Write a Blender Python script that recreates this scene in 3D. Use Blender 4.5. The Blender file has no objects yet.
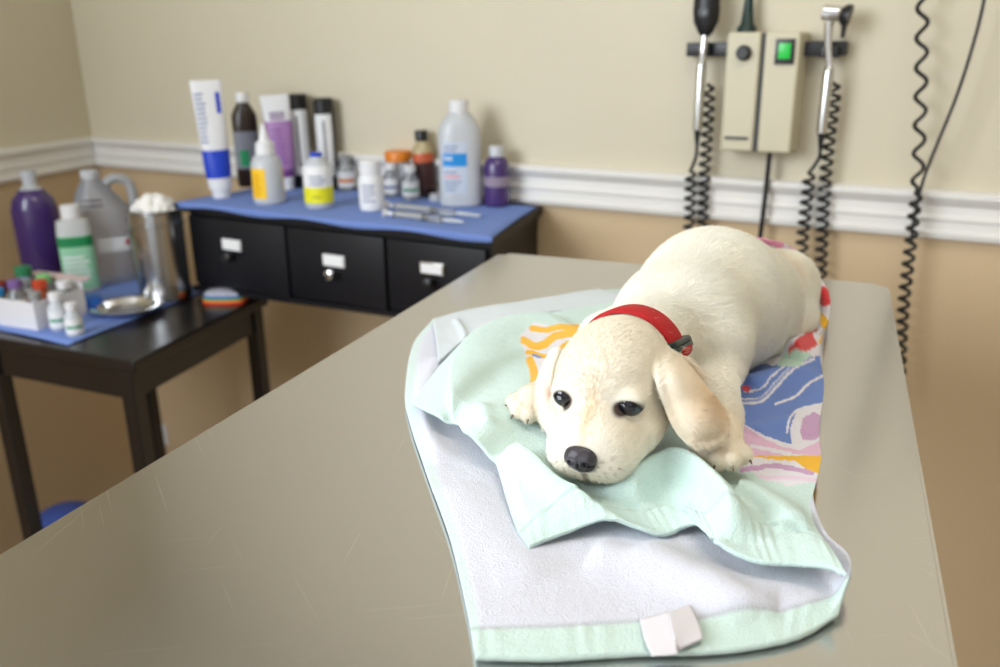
import bpy, bmesh, math, random, os
import numpy as np
from mathutils import Matrix, Vector
random.seed(4); np.random.seed(4)
sc = bpy.context.scene
PI = math.pi

# ------------------------------------------------------------------ camera
FPX = 850.0; TH = math.radians(18.5); ROLL = math.radians(0.5); CH = 1.22
_fw = np.array([0, math.cos(TH), -math.sin(TH)]); _r0 = np.array([1., 0, 0]); _u0 = np.cross(_r0, _fw)
_rt = _r0 * math.cos(ROLL) - _u0 * math.sin(ROLL); _up = _r0 * math.sin(ROLL) + _u0 * math.cos(ROLL)
cd = bpy.data.cameras.new('camera'); cam = bpy.data.objects.new('camera', cd); sc.collection.objects.link(cam)
cam.matrix_world = Matrix(((_rt[0], _up[0], -_fw[0], 0), (_rt[1], _up[1], -_fw[1], 0), (_rt[2], _up[2], -_fw[2], CH), (0, 0, 0, 1)))
cd.sensor_width = 36; cd.lens = 36 * FPX / 1000; cd.clip_start = 0.02; cd.clip_end = 60
cd.dof.use_dof = True; cd.dof.focus_distance = 0.655; cd.dof.aperture_fstop = 5.2
sc.camera = cam
# ------------------------------------------------------------------ world, lights, exposure
w = bpy.data.worlds.new('world'); sc.world = w; w.use_nodes = True
w.node_tree.nodes['Background'].inputs[0].default_value = (0.93, 0.96, 1.0, 1)
w.node_tree.nodes['Background'].inputs[1].default_value = .7
def area(name, loc, aim, sx, sy, power, col):
    l = bpy.data.lights.new(name, 'AREA'); l.shape = 'RECTANGLE'; l.size = sx; l.size_y = sy; l.energy = power; l.color = col
    o = bpy.data.objects.new(name, l); sc.collection.objects.link(o); o.location = loc
    o.rotation_euler = (Vector(aim) - Vector(loc)).to_track_quat('-Z', 'Y').to_euler(); return o
area('window_daylight', (-1.75, -0.1, 1.75), (0.2, 0.8, 0.95), 1.3, 1.2, 42, (0.86, 0.93, 1.0))
sc.view_settings.view_transform = 'Standard'; sc.view_settings.look = 'None'
sc.view_settings.gamma = 1; sc.view_settings.use_curve_mapping = False
sc.view_settings.exposure = 0.42
sc.cycles.use_denoising = True
sc.cycles.max_bounces = 8

# ------------------------------------------------------------------ pixel rays to points in the room
H0 = np.array([0, 0, CH])
WN = np.array([0.49216163, 0.87050384]); WW = np.array([0.87050384, -0.49216163]); WC = 1.74075
def ray(px, py): return _fw + _rt * (px - 500) / FPX - _up * (py - 333.5) / FPX
def onz(px, py, z): d = ray(px, py); return H0 + d * (z - CH) / d[2]
def onw(px, py, off=0.): d = ray(px, py); return H0 + d * (WC - off) / (WN @ d[:2])
def ony(px, py, Y): d = ray(px, py); return H0 + d * Y / d[1]
def proj(p):
    v = np.asarray(p) - H0; z = v @ _fw; return 500 + FPX * (v @ _rt) / z, 333.5 - FPX * (v @ _up) / z
def R(wc, nc, z): return np.array([WW[0] * wc + WN[0] * nc, WW[1] * wc + WN[1] * nc, z])
def px_at(p): return ((np.asarray(p) - H0) @ _fw) / FPX     # metres per pixel at a point

# ------------------------------------------------------------------ materials
MC = {}
def mat(name, col, rough=.5, metal=0., bump=0., bscale=200., var=.04, vscale=8., trans=0., spec=.5, emit=None, es=0., coat=0., sss=0., alpha=1., sheen=0.):
    if name in MC: return MC[name]
    m = bpy.data.materials.new(name); m.use_nodes = True; nt = m.node_tree; N = nt.nodes; L = nt.links
    b = N['Principled BSDF']; b.inputs['Roughness'].default_value = rough; b.inputs['Metallic'].default_value = metal
    b.inputs['Specular IOR Level'].default_value = spec
    tc = N.new('ShaderNodeTexCoord'); nz = N.new('ShaderNodeTexNoise'); nz.inputs['Scale'].default_value = vscale
    L.new(tc.outputs['Object'], nz.inputs['Vector'])
    mx = N.new('ShaderNodeMix'); mx.data_type = 'RGBA'
    mx.inputs[6].default_value = (*[max(0, c * (1 - var)) for c in col], 1); mx.inputs[7].default_value = (*[min(1, c * (1 + var)) for c in col], 1)
    L.new(nz.outputs['Fac'], mx.inputs[0]); L.new(mx.outputs[2], b.inputs['Base Color'])
    if bump:
        n2 = N.new('ShaderNodeTexNoise'); n2.inputs['Scale'].default_value = bscale; n2.inputs['Detail'].default_value = 3
        L.new(tc.outputs['Object'], n2.inputs['Vector']); bp = N.new('ShaderNodeBump'); bp.inputs['Strength'].default_value = bump
        bp.inputs['Distance'].default_value = .002; L.new(n2.outputs['Fac'], bp.inputs['Height']); L.new(bp.outputs['Normal'], b.inputs['Normal'])
    if trans: b.inputs['Transmission Weight'].default_value = trans
    if emit: b.inputs['Emission Color'].default_value = (*emit, 1); b.inputs['Emission Strength'].default_value = es
    if coat: b.inputs['Coat Weight'].default_value = coat
    if sheen: b.inputs['Sheen Weight'].default_value = sheen
    if sss: b.inputs['Subsurface Weight'].default_value = sss; b.inputs['Subsurface Scale'].default_value = .01
    b.inputs['Alpha'].default_value = alpha
    MC[name] = m; return m
def s2l(r, g, b):
    f = lambda c: (c / 255 / 12.92) if c <= 10 else ((c / 255 + .055) / 1.055) ** 2.4
    return (f(r), f(g), f(b))
M_white = mat('white_plastic', s2l(226, 226, 228), .35)
M_black = mat('black_plastic', s2l(22, 22, 24), .4)
M_rubber = mat('black_rubber', s2l(20, 20, 21), .5)
M_chrome = mat('chrome', (.8, .8, .82), .12, 1.)
M_steel = mat('satin_steel', (.62, .62, .6), .22, 1.)
M_drape = mat('blue_drape', s2l(112, 138, 204), .85, bump=.35, bscale=500, var=.06, vscale=30)
M_wood = mat('black_painted_wood', s2l(15, 15, 21), .45, bump=.06, bscale=60, var=.15, spec=.35)
M_dwood = mat('dark_table_wood', s2l(24, 19, 18), .26, bump=.05, bscale=80, var=.2)
M_trim = mat('white_gloss_paint', s2l(232, 230, 226), .35)
M_paper = mat('paper_label', s2l(232, 232, 232), .6)
M_cream = mat('cream_plastic', s2l(204, 197, 172), .45)
M_purple = mat('purple_liquid', s2l(66, 42, 104), .25, coat=.4)
M_frost = mat('frosted_plastic', s2l(214, 218, 224), .35, trans=.25, var=.02)
M_clear = mat('clear_plastic', s2l(225, 228, 230), .12, trans=.8, var=.01)

# ------------------------------------------------------------------ mesh helpers
def link(o, parent=None):
    sc.collection.objects.link(o)
    if parent: o.parent = parent
    return o
def obj(name, V, F, m, parent=None, smooth=True, uv=None):
    me = bpy.data.meshes.new(name); me.from_pydata([tuple(map(float, v)) for v in V], [], [tuple(map(int, f)) for f in F]); me.update()
    me.materials.append(m)
    bm = bmesh.new(); bm.from_mesh(me); bmesh.ops.recalc_face_normals(bm, faces=bm.faces); bm.to_mesh(me); bm.free()
    if smooth:
        me.polygons.foreach_set('use_smooth', [True] * len(me.polygons))
        try: me.set_sharp_from_angle(angle=math.radians(38))
        except Exception: pass
    return link(bpy.data.objects.new(name, me), parent)
def thing(name, label, cat, loc=(0, 0, 0), rz=0., tilt=(0, 0), group=None):
    o = bpy.data.objects.new(name, None); o.empty_display_size = .05; link(o)
    o.location = tuple(map(float, loc)); o.rotation_euler = (tilt[0], tilt[1], rz)
    return tag(o, label, cat, group)
def tag(o, label, cat, group=None):
    o['label'] = label; o['category'] = cat
    if group: o['group'] = group
    return o
def struct(o): o['kind'] = 'structure'; return o
class MB:
    def __init__(s): s.V = []; s.F = []
    def add(s, V, F, M=None):
        n = len(s.V); V = [np.asarray(v, float) for v in V]
        if M is not None: V = [np.array(M @ Vector(v)) for v in V]
        s.V += V; s.F += [tuple(i + n for i in f) for f in F]; return s
    def box(s, c, d, bev=0., M=None):
        bm = bmesh.new(); bmesh.ops.create_cube(bm, size=1)
        for v in bm.verts: v.co = Vector((v.co.x * d[0], v.co.y * d[1], v.co.z * d[2]))
        if bev: bmesh.ops.bevel(bm, geom=list(bm.edges), offset=bev, segments=2, profile=.6, affect='EDGES')
        bm.verts.index_update()
        s.add([np.array(v.co) + np.array(c) for v in bm.verts], [[v.index for v in f.verts] for f in bm.faces], M); bm.free(); return s
    def loft(s, S, seg=28, M=None, caps=True):
        """S rows: z, rx, ry, cx, cy, e"""
        V = []; F = []
        for r in S:
            z, rx, ry = r[:3]; cx = r[3] if len(r) > 3 else 0; cy = r[4] if len(r) > 4 else 0; e = r[5] if len(r) > 5 else 2
            for i in range(seg):
                a = 2 * PI * i / seg; c, q = math.cos(a), math.sin(a)
                V.append((cx + rx * math.copysign(abs(c) ** (2 / e), c), cy + ry * math.copysign(abs(q) ** (2 / e), q), z))
        for k in range(len(S) - 1):
            for i in range(seg):
                j = (i + 1) % seg; F.append((k * seg + i, k * seg + j, (k + 1) * seg + j, (k + 1) * seg + i))
        if caps: F.append(tuple(range(seg))); F.append(tuple((len(S) - 1) * seg + i for i in range(seg)))
        return s.add(V, F, M)
    def tube(s, P, r, seg=8, closed=False):
        P = [np.asarray(p, float) for p in P]; n = len(P); V = []; F = []
        rr = r if hasattr(r, '__len__') else [r] * n
        T = [P[min(i + 1, n - 1)] - P[max(i - 1, 0)] for i in range(n)]
        up = np.array([0.3, .2, 1.]) if abs((T[0] / np.linalg.norm(T[0]))[2]) < .9 else np.array([1., .1, 0])
        for i in range(n):
            t = T[i] / (np.linalg.norm(T[i]) + 1e-12); a = np.cross(t, up); a /= np.linalg.norm(a) + 1e-12; b = np.cross(a, t); b /= np.linalg.norm(b); up = b
            for k in range(seg):
                g = 2 * PI * k / seg; V.append(P[i] + rr[i] * (a * math.cos(g) + b * math.sin(g)))
        for i in range(n - 1):
            for k in range(seg):
                j = (k + 1) % seg; F.append((i * seg + k, i * seg + j, (i + 1) * seg + j, (i + 1) * seg + k))
        F.append(tuple(range(seg))); F.append(tuple((n - 1) * seg + k for k in range(seg)))
        return s.add(V, F)
    def strip(s, P, Q):      # ruled sheet between two polylines
        n = len(P); return s.add(list(P) + list(Q), [(i, i + 1, n + i + 1, n + i) for i in range(n - 1)])
    def build(s, name, m, parent=None, smooth=True): return obj(name, s.V, s.F, m, parent, smooth)
def sect_at(S, z):
    for a, b in zip(S[:-1], S[1:]):
        if min(a[0], b[0]) <= z <= max(a[0], b[0]) and a[0] != b[0]:
            t = (z - a[0]) / (b[0] - a[0]); g = lambda r, i, d: r[i] if len(r) > i else d
            return [(g(a, i, d) * (1 - t) + g(b, i, d) * t) for i, d in ((1, 0), (2, 0), (3, 0), (4, 0), (5, 2))]
    r = S[-1]; return [r[1], r[2], 0, 0, 2]
def band(S, z0, z1, a0=0., a1=360., off=.0004, n=28, nz=6):
    """a label wrapped on a lofted body; angles in degrees, -90 faces the camera"""
    mb = MB(); V = []; F = []
    full = abs(a1 - a0) >= 359.9
    for k in range(nz + 1):
        z = z0 + (z1 - z0) * k / nz; rx, ry, cx, cy, e = sect_at(S, z); rx += off; ry += off
        for i in range(n + 1):
            a = math.radians(a0 + (a1 - a0) * i / n); c, q = math.cos(a), math.sin(a)
            V.append((cx + rx * math.copysign(abs(c) ** (2 / e), c), cy + ry * math.copysign(abs(q) ** (2 / e), q), z))
    for k in range(nz):
        for i in range(n): F.append((k * (n + 1) + i, k * (n + 1) + i + 1, (k + 1) * (n + 1) + i + 1, (k + 1) * (n + 1) + i))
    return mb.add(V, F)
def catmull(P, n=8):
    P = [np.asarray(p, float) for p in P]; Q = [2 * P[0] - P[1]] + P + [2 * P[-1] - P[-2]]; o = []
    for i in range(1, len(Q) - 2):
        for k in range(n):
            t = k / n; o.append(.5 * ((2 * Q[i]) + (-Q[i - 1] + Q[i + 1]) * t + (2 * Q[i - 1] - 5 * Q[i] + 4 * Q[i + 1] - Q[i + 2]) * t * t + (-Q[i - 1] + 3 * Q[i] - 3 * Q[i + 1] + Q[i + 2]) * t ** 3))
    o.append(P[-1]); return o

# ================================================================== the room
def wall_mat(name, top, low, zc=.93):
    m = bpy.data.materials.new(name); m.use_nodes = True; N = m.node_tree.nodes; L = m.node_tree.links; b = N['Principled BSDF']
    b.inputs['Roughness'].default_value = .55
    g = N.new('ShaderNodeNewGeometry'); sp = N.new('ShaderNodeSeparateXYZ'); L.new(g.outputs['Position'], sp.inputs[0])
    gt = N.new('ShaderNodeMath'); gt.operation = 'GREATER_THAN'; gt.inputs[1].default_value = zc; L.new(sp.outputs['Z'], gt.inputs[0])
    mx = N.new('ShaderNodeMix'); mx.data_type = 'RGBA'; mx.inputs[6].default_value = (*low, 1); mx.inputs[7].default_value = (*top, 1)
    L.new(gt.outputs[0], mx.inputs[0])
    nz = N.new('ShaderNodeTexNoise'); nz.inputs['Scale'].default_value = 3; L.new(g.outputs['Position'], nz.inputs['Vector'])
    mr = N.new('ShaderNodeMapRange'); mr.inputs[3].default_value = .95; mr.inputs[4].default_value = 1.04; L.new(nz.outputs['Fac'], mr.inputs[0])
    ml = N.new('ShaderNodeMix'); ml.data_type = 'RGBA'; ml.blend_type = 'MULTIPLY'; ml.inputs[0].default_value = 1
    L.new(mx.outputs[2], ml.inputs[6]); L.new(mr.outputs[0], ml.inputs[7]); L.new(ml.outputs[2], b.inputs['Base Color'])
    n2 = N.new('ShaderNodeTexNoise'); n2.inputs['Scale'].default_value = 14; n2.inputs['Detail'].default_value = 5; n2.inputs['Distortion'].default_value = .6
    mp = N.new('ShaderNodeMapping'); mp.inputs['Scale'].default_value = (.6, .6, 1.6); L.new(g.outputs['Position'], mp.inputs[0]); L.new(mp.outputs[0], n2.inputs['Vector'])
    bp = N.new('ShaderNodeBump'); bp.inputs['Strength'].default_value = .22; bp.inputs['Distance'].default_value = .005
    L.new(n2.outputs['Fac'], bp.inputs['Height']); L.new(bp.outputs['Normal'], b.inputs['Normal']); return m
M_wall = wall_mat('painted_wall', s2l(209, 200, 177), s2l(205, 180, 144))
M_ceil = mat('ceiling_paint', s2l(225, 220, 208), .8)
M_floor = mat('vinyl_floor', s2l(150, 138, 122), .35, var=.15, vscale=5)
cnr = np.array([-1.26969, 2.71756]); ldir = np.array([-.2474, -.9689])
CE = 2.55; FZ = -.30
def slab(P, Q, z0, z1, thick_dir, t):      # vertical slab from P to Q in plan
    a, b = np.asarray(P, float), np.asarray(Q, float); d = np.asarray(thick_dir) * t
    V = [(*a, z0), (*b, z0), (*b, z1), (*a, z1), (*(a + d), z0), (*(b + d), z0), (*(b + d), z1), (*(a + d), z1)]
    return V, [(0, 1, 2, 3), (4, 5, 6, 7), (0, 1, 5, 4), (1, 2, 6, 5), (2, 3, 7, 6), (3, 0, 4, 7)]
V, F = slab(cnr - WW * .1, cnr + WW * 4.6, FZ, CE, WN, .12); struct(obj('wall_back', V, F, M_wall, smooth=False))
ln = np.array([-.9689, .2474])             # outward normal of the left wall
LW = lambda s: cnr + ldir * s
mb = MB()
W0, W1, Z0, Z1 = 2.05, 3.45, .98, 2.2      # daylight window further along the left wall
for a, b, z0, z1 in ((0, W0, FZ, CE), (W1, 5.2, FZ, CE), (W0, W1, FZ, Z0), (W0, W1, Z1, CE)):
    V, F = slab(LW(a), LW(b), z0, z1, ln, .12); mb.add(V, F)
struct(mb.build('wall_left', M_wall, smooth=False))
rc = cnr + WW * 4.4
V, F = slab(rc, rc - WN * 4.6, FZ, CE, WW, .12); struct(obj('wall_right', V, F, M_wall, smooth=False))
fl = [cnr + WN * .1 - WW * .3, cnr + WN * .1 + WW * 4.6, rc - WN * 5 + WW * .3, LW(5.3) + ln * .3]
struct(obj('floor', [(*p, FZ) for p in fl] + [(*p, FZ - .05) for p in fl], [(0, 1, 2, 3), (4, 5, 6, 7), (0, 1, 5, 4), (1, 2, 6, 5), (2, 3, 7, 6), (3, 0, 4, 7)], M_floor, smooth=False))
struct(obj('ceiling', [(*p, CE) for p in fl] + [(*p, CE + .05) for p in fl], [(0, 1, 2, 3), (4, 5, 6, 7), (0, 1, 5, 4), (1, 2, 6, 5), (2, 3, 7, 6), (3, 0, 4, 7)], M_ceil, smooth=False))
# window frame with mullion
wf = MB()
for a, b, z0, z1 in ((W0, W1, Z0, Z0 + .05), (W0, W1, Z1 - .05, Z1), (W0, W0 + .05, Z0, Z1), (W1 - .05, W1, Z0, Z1), ((W0 + W1) / 2 - .02, (W0 + W1) / 2 + .02, Z0, Z1)):
    V, F = slab(LW(a) + ln * .03, LW(b) + ln * .03, z0, z1, ln, .05); wf.add(V, F)
struct(wf.build('window_1', M_trim, smooth=False))
# ceiling light
cl = thing('ceiling_light', 'flush ceiling light panel above the examination table', 'ceiling light', (0.35, 0.35, CE))
MB().box((0, 0, -.03), (1.24, .64, .06), .008).build('housing', M_white, cl)
mb = MB().box((0, 0, -.062), (1.16, .56, .006), .001)
mb.build('diffuser', mat('lit_diffuser', (.9, .9, .86), .5, emit=(1, .95, .86), es=4.5), cl)
# chair rail: moulded profile swept round the corner
RP = [(0, .884), (.016, .884), (.019, .888), (.019, .896), (.014, .900), (.014, .916), (.018, .919), (.018, .924), (.014, .928), (.014, .944), (.019, .948), (.022, .956), (.026, .960), (.026, .968), (.020, .972), (0, .972)]
def rail(name, path, normals):
    V = []; F = []; n = len(RP)
    for p, nn in zip(path, normals): V += [(p[0] + nn[0] * o, p[1] + nn[1] * o, z) for o, z in RP]
    for k in range(len(path) - 1):
        for i in range(n - 1): F.append((k * n + i, k * n + i + 1, (k + 1) * n + i + 1, (k + 1) * n + i))
    struct(obj(name, V, F, M_trim))
mit = (-WN - ln); mit /= (mit @ -WN)
rail('trim_1', [cnr, cnr + WW * 4.4], [mit, -WN]); rail('trim_2', [cnr, LW(2.0)], [mit, -ln])
# baseboards
for nm, a, b, d in (('baseboard_back', cnr, cnr + WW * 4.4, -WN), ('baseboard_left', cnr, LW(5.0), -ln)):
    V, F = slab(a, b, FZ, FZ + .08, d, .015); struct(obj(nm, V, F, M_trim, smooth=False))

# ================================================================== examination table
def steel_mat():
    m = bpy.data.materials.new('brushed_stainless'); m.use_nodes = True; N = m.node_tree.nodes; L = m.node_tree.links; b = N['Principled BSDF']
    b.inputs['Metallic'].default_value = 1; b.inputs['Base Color'].default_value = (.68, .67, .675, 1)
    tc = N.new('ShaderNodeTexCoord')
    mp = N.new('ShaderNodeMapping'); mp.inputs['Scale'].default_value = (3, 480, 30); L.new(tc.outputs['Object'], mp.inputs[0])
    n1 = N.new('ShaderNodeTexNoise'); n1.inputs['Scale'].default_value = 3; n1.inputs['Detail'].default_value = 6; L.new(mp.outputs[0], n1.inputs['Vector'])
    n0 = N.new('ShaderNodeTexNoise'); n0.inputs['Scale'].default_value = 7; n0.inputs['Detail'].default_value = 4; L.new(tc.outputs['Object'], n0.inputs['Vector'])
    mr = N.new('ShaderNodeMapRange'); mr.inputs[3].default_value = .14; mr.inputs[4].default_value = .24; L.new(n0.outputs['Fac'], mr.inputs[0]); L.new(mr.outputs[0], b.inputs['Roughness'])
    # fine scratches: thin lines of stretched, rotated noise
    sm = None
    for rot, sc_, th in ((.7, (2, 190, 1), .73), (-.5, (2.5, 220, 1), .74), (1.35, (3, 200, 1), .74)):
        m2 = N.new('ShaderNodeMapping'); m2.inputs['Scale'].default_value = sc_; m3 = N.new('ShaderNodeMapping'); m3.inputs['Rotation'].default_value = (0, 0, rot); L.new(tc.outputs['Object'], m3.inputs[0])
        L.new(m3.outputs[0], m2.inputs[0]); q = N.new('ShaderNodeTexNoise'); q.inputs['Scale'].default_value = 2.2; q.inputs['Detail'].default_value = 1
        L.new(m2.outputs[0], q.inputs['Vector']); g = N.new('ShaderNodeMapRange'); g.inputs[1].default_value = th; g.inputs[2].default_value = th + .03; L.new(q.outputs['Fac'], g.inputs[0])
        if sm is None: sm = g.outputs[0]
        else:
            ad = N.new('ShaderNodeMath'); ad.operation = 'MAXIMUM'; L.new(sm, ad.inputs[0]); L.new(g.outputs[0], ad.inputs[1]); sm = ad.outputs[0]
    mx = N.new('ShaderNodeMix'); mx.data_type = 'RGBA'; mx.inputs[6].default_value = (.68, .67, .675, 1); mx.inputs[7].default_value = (.82, .82, .82, 1)
    L.new(sm, mx.inputs[0]); L.new(mx.outputs[2], b.inputs['Base Color'])
    ma = N.new('ShaderNodeMath'); ma.operation = 'MULTIPLY_ADD'; ma.inputs[1].default_value = .25; L.new(sm, ma.inputs[0]); L.new(n1.outputs['Fac'], ma.inputs[2])
    bp = N.new('ShaderNodeBump'); bp.inputs['Strength'].default_value = .10; bp.inputs['Distance'].default_value = .0003
    L.new(ma.outputs[0], bp.inputs['Height']); L.new(bp.outputs['Normal'], b.inputs['Normal']); return m
M_ss = steel_mat()
TZ = .90
tfl, tfr, tnr, tnl = [onz(x, y, TZ)[:2] for x, y in ((500, 252), (889, 284), (960, 667), (0, 551.5))]
Lr = (tnr - tfr) / np.linalg.norm(tnr - tfr); Ll = (tnl - tfl) / np.linalg.norm(tnl - tfl)
c4 = [tfl, tfr, tfr + Lr * 1.28, tfl + Ll * 1.28]
et = thing('examination_table', 'stainless steel veterinary examination table with brushed scratched top', 'table', ((c4[0] + c4[2])[0] / 2, (c4[0] + c4[2])[1] / 2, 0), math.atan2(*(-Ll)[::-1]) - PI / 2)
Mi = et.matrix_basis.inverted()
def toL(P): return [np.array(Mi @ Vector((p[0], p[1], p[2]))) for p in P]
bm = bmesh.new(); vs = [bm.verts.new(v) for v in toL([(*p, z) for z in (TZ - .032, TZ) for p in c4])]
for f in ((0, 1, 2, 3), (4, 5, 6, 7), (0, 1, 5, 4), (1, 2, 6, 5), (2, 3, 7, 6), (3, 0, 4, 7)): bm.faces.new([vs[i] for i in f])
bmesh.ops.recalc_face_normals(bm, faces=bm.faces)
ve = [e for e in bm.edges if abs(e.verts[0].co.z - e.verts[1].co.z) > .01]
bmesh.ops.bevel(bm, geom=ve, offset=.014, segments=5, affect='EDGES')
he = [e for e in bm.edges if abs(e.verts[0].co.z - e.verts[1].co.z) < .001]
bmesh.ops.bevel(bm, geom=he, offset=.0035, segments=3, affect='EDGES')
bm.verts.index_update()
obj('tabletop', [v.co for v in bm.verts], [[v.index for v in f.verts] for f in bm.faces], M_ss, et); bm.free()
MB().box((0, 0, TZ - .06), (.42, .95, .055), .004).build('support_frame', M_steel, et)
MB().box((0, 0, (FZ + .87) / 2), (.16, .20, .87 - FZ - .06), .01).build('column', mat('grey_enamel', s2l(190, 190, 186), .4), et)
MB().box((0, 0, FZ + .025), (.5, .8, .05), .012).build('base', M_steel, et)

# ================================================================== drawer unit on the back wall
UZ, UB = .88, .69
fL = (-1.653, 1.381); fR = (-.796, 1.381); bR = (-.868, 1.738); bL = (-1.653, 1.738)
du = thing('drawer_unit', 'black wooden three-drawer unit fixed to the wall under the chair rail', 'drawer unit', R((fL[0] + fR[0]) / 2, 1.56, UB), math.atan2(WW[1], WW[0]))
def duL(wc, nc, z): return (wc - (fL[0] + fR[0]) / 2, nc - 1.56, z - UB)
def sagb(wc): return -.026 * (fR[0] - wc) / (fR[0] - fL[0])
def prism(q, z0, z1):
    V = [duL(a, b, z + (sagb(a) if z < .75 else 0)) for z in (z0, z1) for a, b in q]; return V, [(0, 1, 2, 3), (4, 5, 6, 7), (0, 1, 5, 4), (1, 2, 6, 5), (2, 3, 7, 6), (3, 0, 4, 7)]
c = MB(); i = .012
c.add(*prism([(fL[0] + i, fL[1] + .018), (fR[0] - i, fR[1] + .018), (bR[0] - i, bR[1]), (bL[0] + i, bL[1])], UB + .003, UZ - .02))
c.build('carcass', M_wood, du, False)
c = MB().add(*prism([fL, fR, bR, bL], UZ - .02, UZ - .002)); c.build('top_board', M_wood, du, False)
c = MB().add(*prism([(fL[0] + .004, fL[1] + .006), (fR[0] - .004, fR[1] + .006), (bR[0] - .004, bR[1]), (bL[0] + .004, bL[1])], UB, UB + .012)); c.build('bottom_board', M_wood, du, False)
cuts = [fL[0] + .015, fL[0] + .325, fL[0] + .598, fR[0] - .015]
lab = [(238, 247), (331, 262), (435, 265)]
for k in range(3):
    cx = (cuts[k] + cuts[k + 1]) / 2; dw = cuts[k + 1] - cuts[k]
    zb = UB + .0165 + sagb(cx); d = MB().box(duL(cx, fL[1] + .012, (zb + UZ - .0285) / 2), (dw - .008, .016, UZ - .0285 - zb), .003).build('drawer', M_wood, du)
    lp = duL(cx + (-.012, .0, -.004)[k], fL[1] + .001, UZ - (.086, .090, .078)[k])
    rzl = (0, -.06, 0)[k]
    MB().box(lp, (.058, .006, .026), .002).build('label_holder', M_steel if k == 2 else M_white, d)
    MB().box((lp[0], lp[1] - .0035, lp[2]), (.05, .0015, .019)).build('paper_label', M_paper, d)
    hb = MB().loft([(0, .006, .006), (.012, .006, .006), (.016, .011, .011), (.024, .011, .011), (.026, .008, .008)], 18, Matrix.Translation((lp[0], lp[1], lp[2] - .027)) @ Matrix.Rotation(PI / 2, 4, 'X'))
    hb.build('knob', M_black if k != 1 else M_chrome, d)
# blue drape on top, edges hanging slightly over the front
def drape(name, q, z, m, label, cat, nx=40, ny=20, over=.0, seed=0, amp=.002):
    rs = np.random.RandomState(seed); ph = rs.rand(8) * 6.28; V = []; F = []
    q = [np.asarray(p, float) for p in q]; c0 = sum(q) / 4
    for j in range(ny + 1):
        v = j / ny
        for i_ in range(nx + 1):
            u = i_ / nx; p = (q[0] * (1 - u) + q[1] * u) * (1 - v) + (q[3] * (1 - u) + q[2] * u) * v
            h = amp * (.5 + .5 * math.sin(u * 9 + ph[0] + v * 3) * math.sin(v * 7 + ph[1])) + amp * .6 * abs(math.sin(u * 2 * PI))
            V.append((p[0] - c0[0], p[1] - c0[1], h + .0006))
    for j in range(ny):
        for i_ in range(nx): a = j * (nx + 1) + i_; F.append((a, a + 1, a + nx + 2, a + nx + 1))
    if over:      # a short skirt hanging over the front edge
        n0 = len(V)
        for i_ in range(nx + 1):
            p = V[i_]; d = over * (.75 + .35 * math.sin(i_ * .5 + ph[2])); V.append((p[0] - WN[0] * .003, p[1] - WN[1] * .003, -d))
        for i_ in range(nx): F.append((i_, i_ + 1, n0 + i_ + 1, n0 + i_))
    o = obj(name, V, F, m); o.location = (c0[0], c0[1], z); tag(o, label, cat)
    md = o.modifiers.new('thick', 'SOLIDIFY'); md.thickness = .0012; md.offset = 1 if not over else 0
    return o
PZ = UZ + .0035
q = [R(fL[0] - .004, fL[1] - .006, 0)[:2], R(fR[0] + .004, fR[1] - .006, 0)[:2], R(bR[0], bR[1] - .03, 0)[:2], R(bL[0], bL[1] - .03, 0)[:2]]
drape('drape', q, UZ, M_drape, 'blue paper drape covering the top of the drawer unit', 'drape', over=.010, seed=3)

# ================================================================== bottles and tubes on the drawer unit
def face(loc): return math.atan2(-loc[0], loc[1])
def place(px, py, z, dx=0): return onz(px, py, z)
SC = 1.07
def stand(name, label, cat, px, py, z, group=None, tilt=(0, 0), spin=0):
    p = onz(px, py, z); s = px_at(p); t = thing(name, label, cat, p, face(p) + spin, tilt, group); t.scale = (SC,) * 3; return t, s * 1.0
def textlines(S, zs, a0, a1, m, parent, h, name='print', off=.0009):
    mb = MB(); rs = random.Random(int(a0 * 7 + zs[0] * 999))
    for z in zs:
        e = a0 + (a1 - a0) * (.7 + .3 * rs.random()); b = band(S, z, z + h, a0, e, off, 8, 1); mb.add(b.V, b.F)
    return mb.build(name, m, parent)
M_ink = mat('grey_blue_ink', s2l(120, 130, 165), .6); M_ink2 = mat('dark_ink', s2l(70, 66, 72), .6)
def col(n, r, g, b, **k): return mat(n, s2l(r, g, b), k.pop('rough', .4), **k)
G1 = 'medicine bottles and tubes on the drawer unit'
# 1 ointment tube standing on its cap, blue band
t, s = stand('ointment_tube', 'tall white ointment tube with solid blue band, standing on its cap', 'ointment tube', 222, 197, PZ, G1, (0, -.03)); t.scale = (1.08, 1.08, 1.2)
S = [(.018 * 1, .0245, .0235), (.06, .028, .022), (.12, .030, .015), (.19, .032, .007), (.228, .033, .0015)]
MB().loft(S).build('tube_body', M_white, t)
MB().loft([(0, .019, .019), (.03, .0205, .0205), (.036, .0205, .0205)]).build('cap', M_white, t)
band(S, .04, .095, off=.0006).build('blue_band', col('royal_blue_print', 22, 62, 190), t)
textlines(S, [.11 + .009 * k for k in range(11)], -150, -100, M_ink, t, .004)
mb = band(S, .165, .205, -62, -42, .0008); mb.build('logo', col('royal_blue_print', 22, 62, 190), t)
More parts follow.
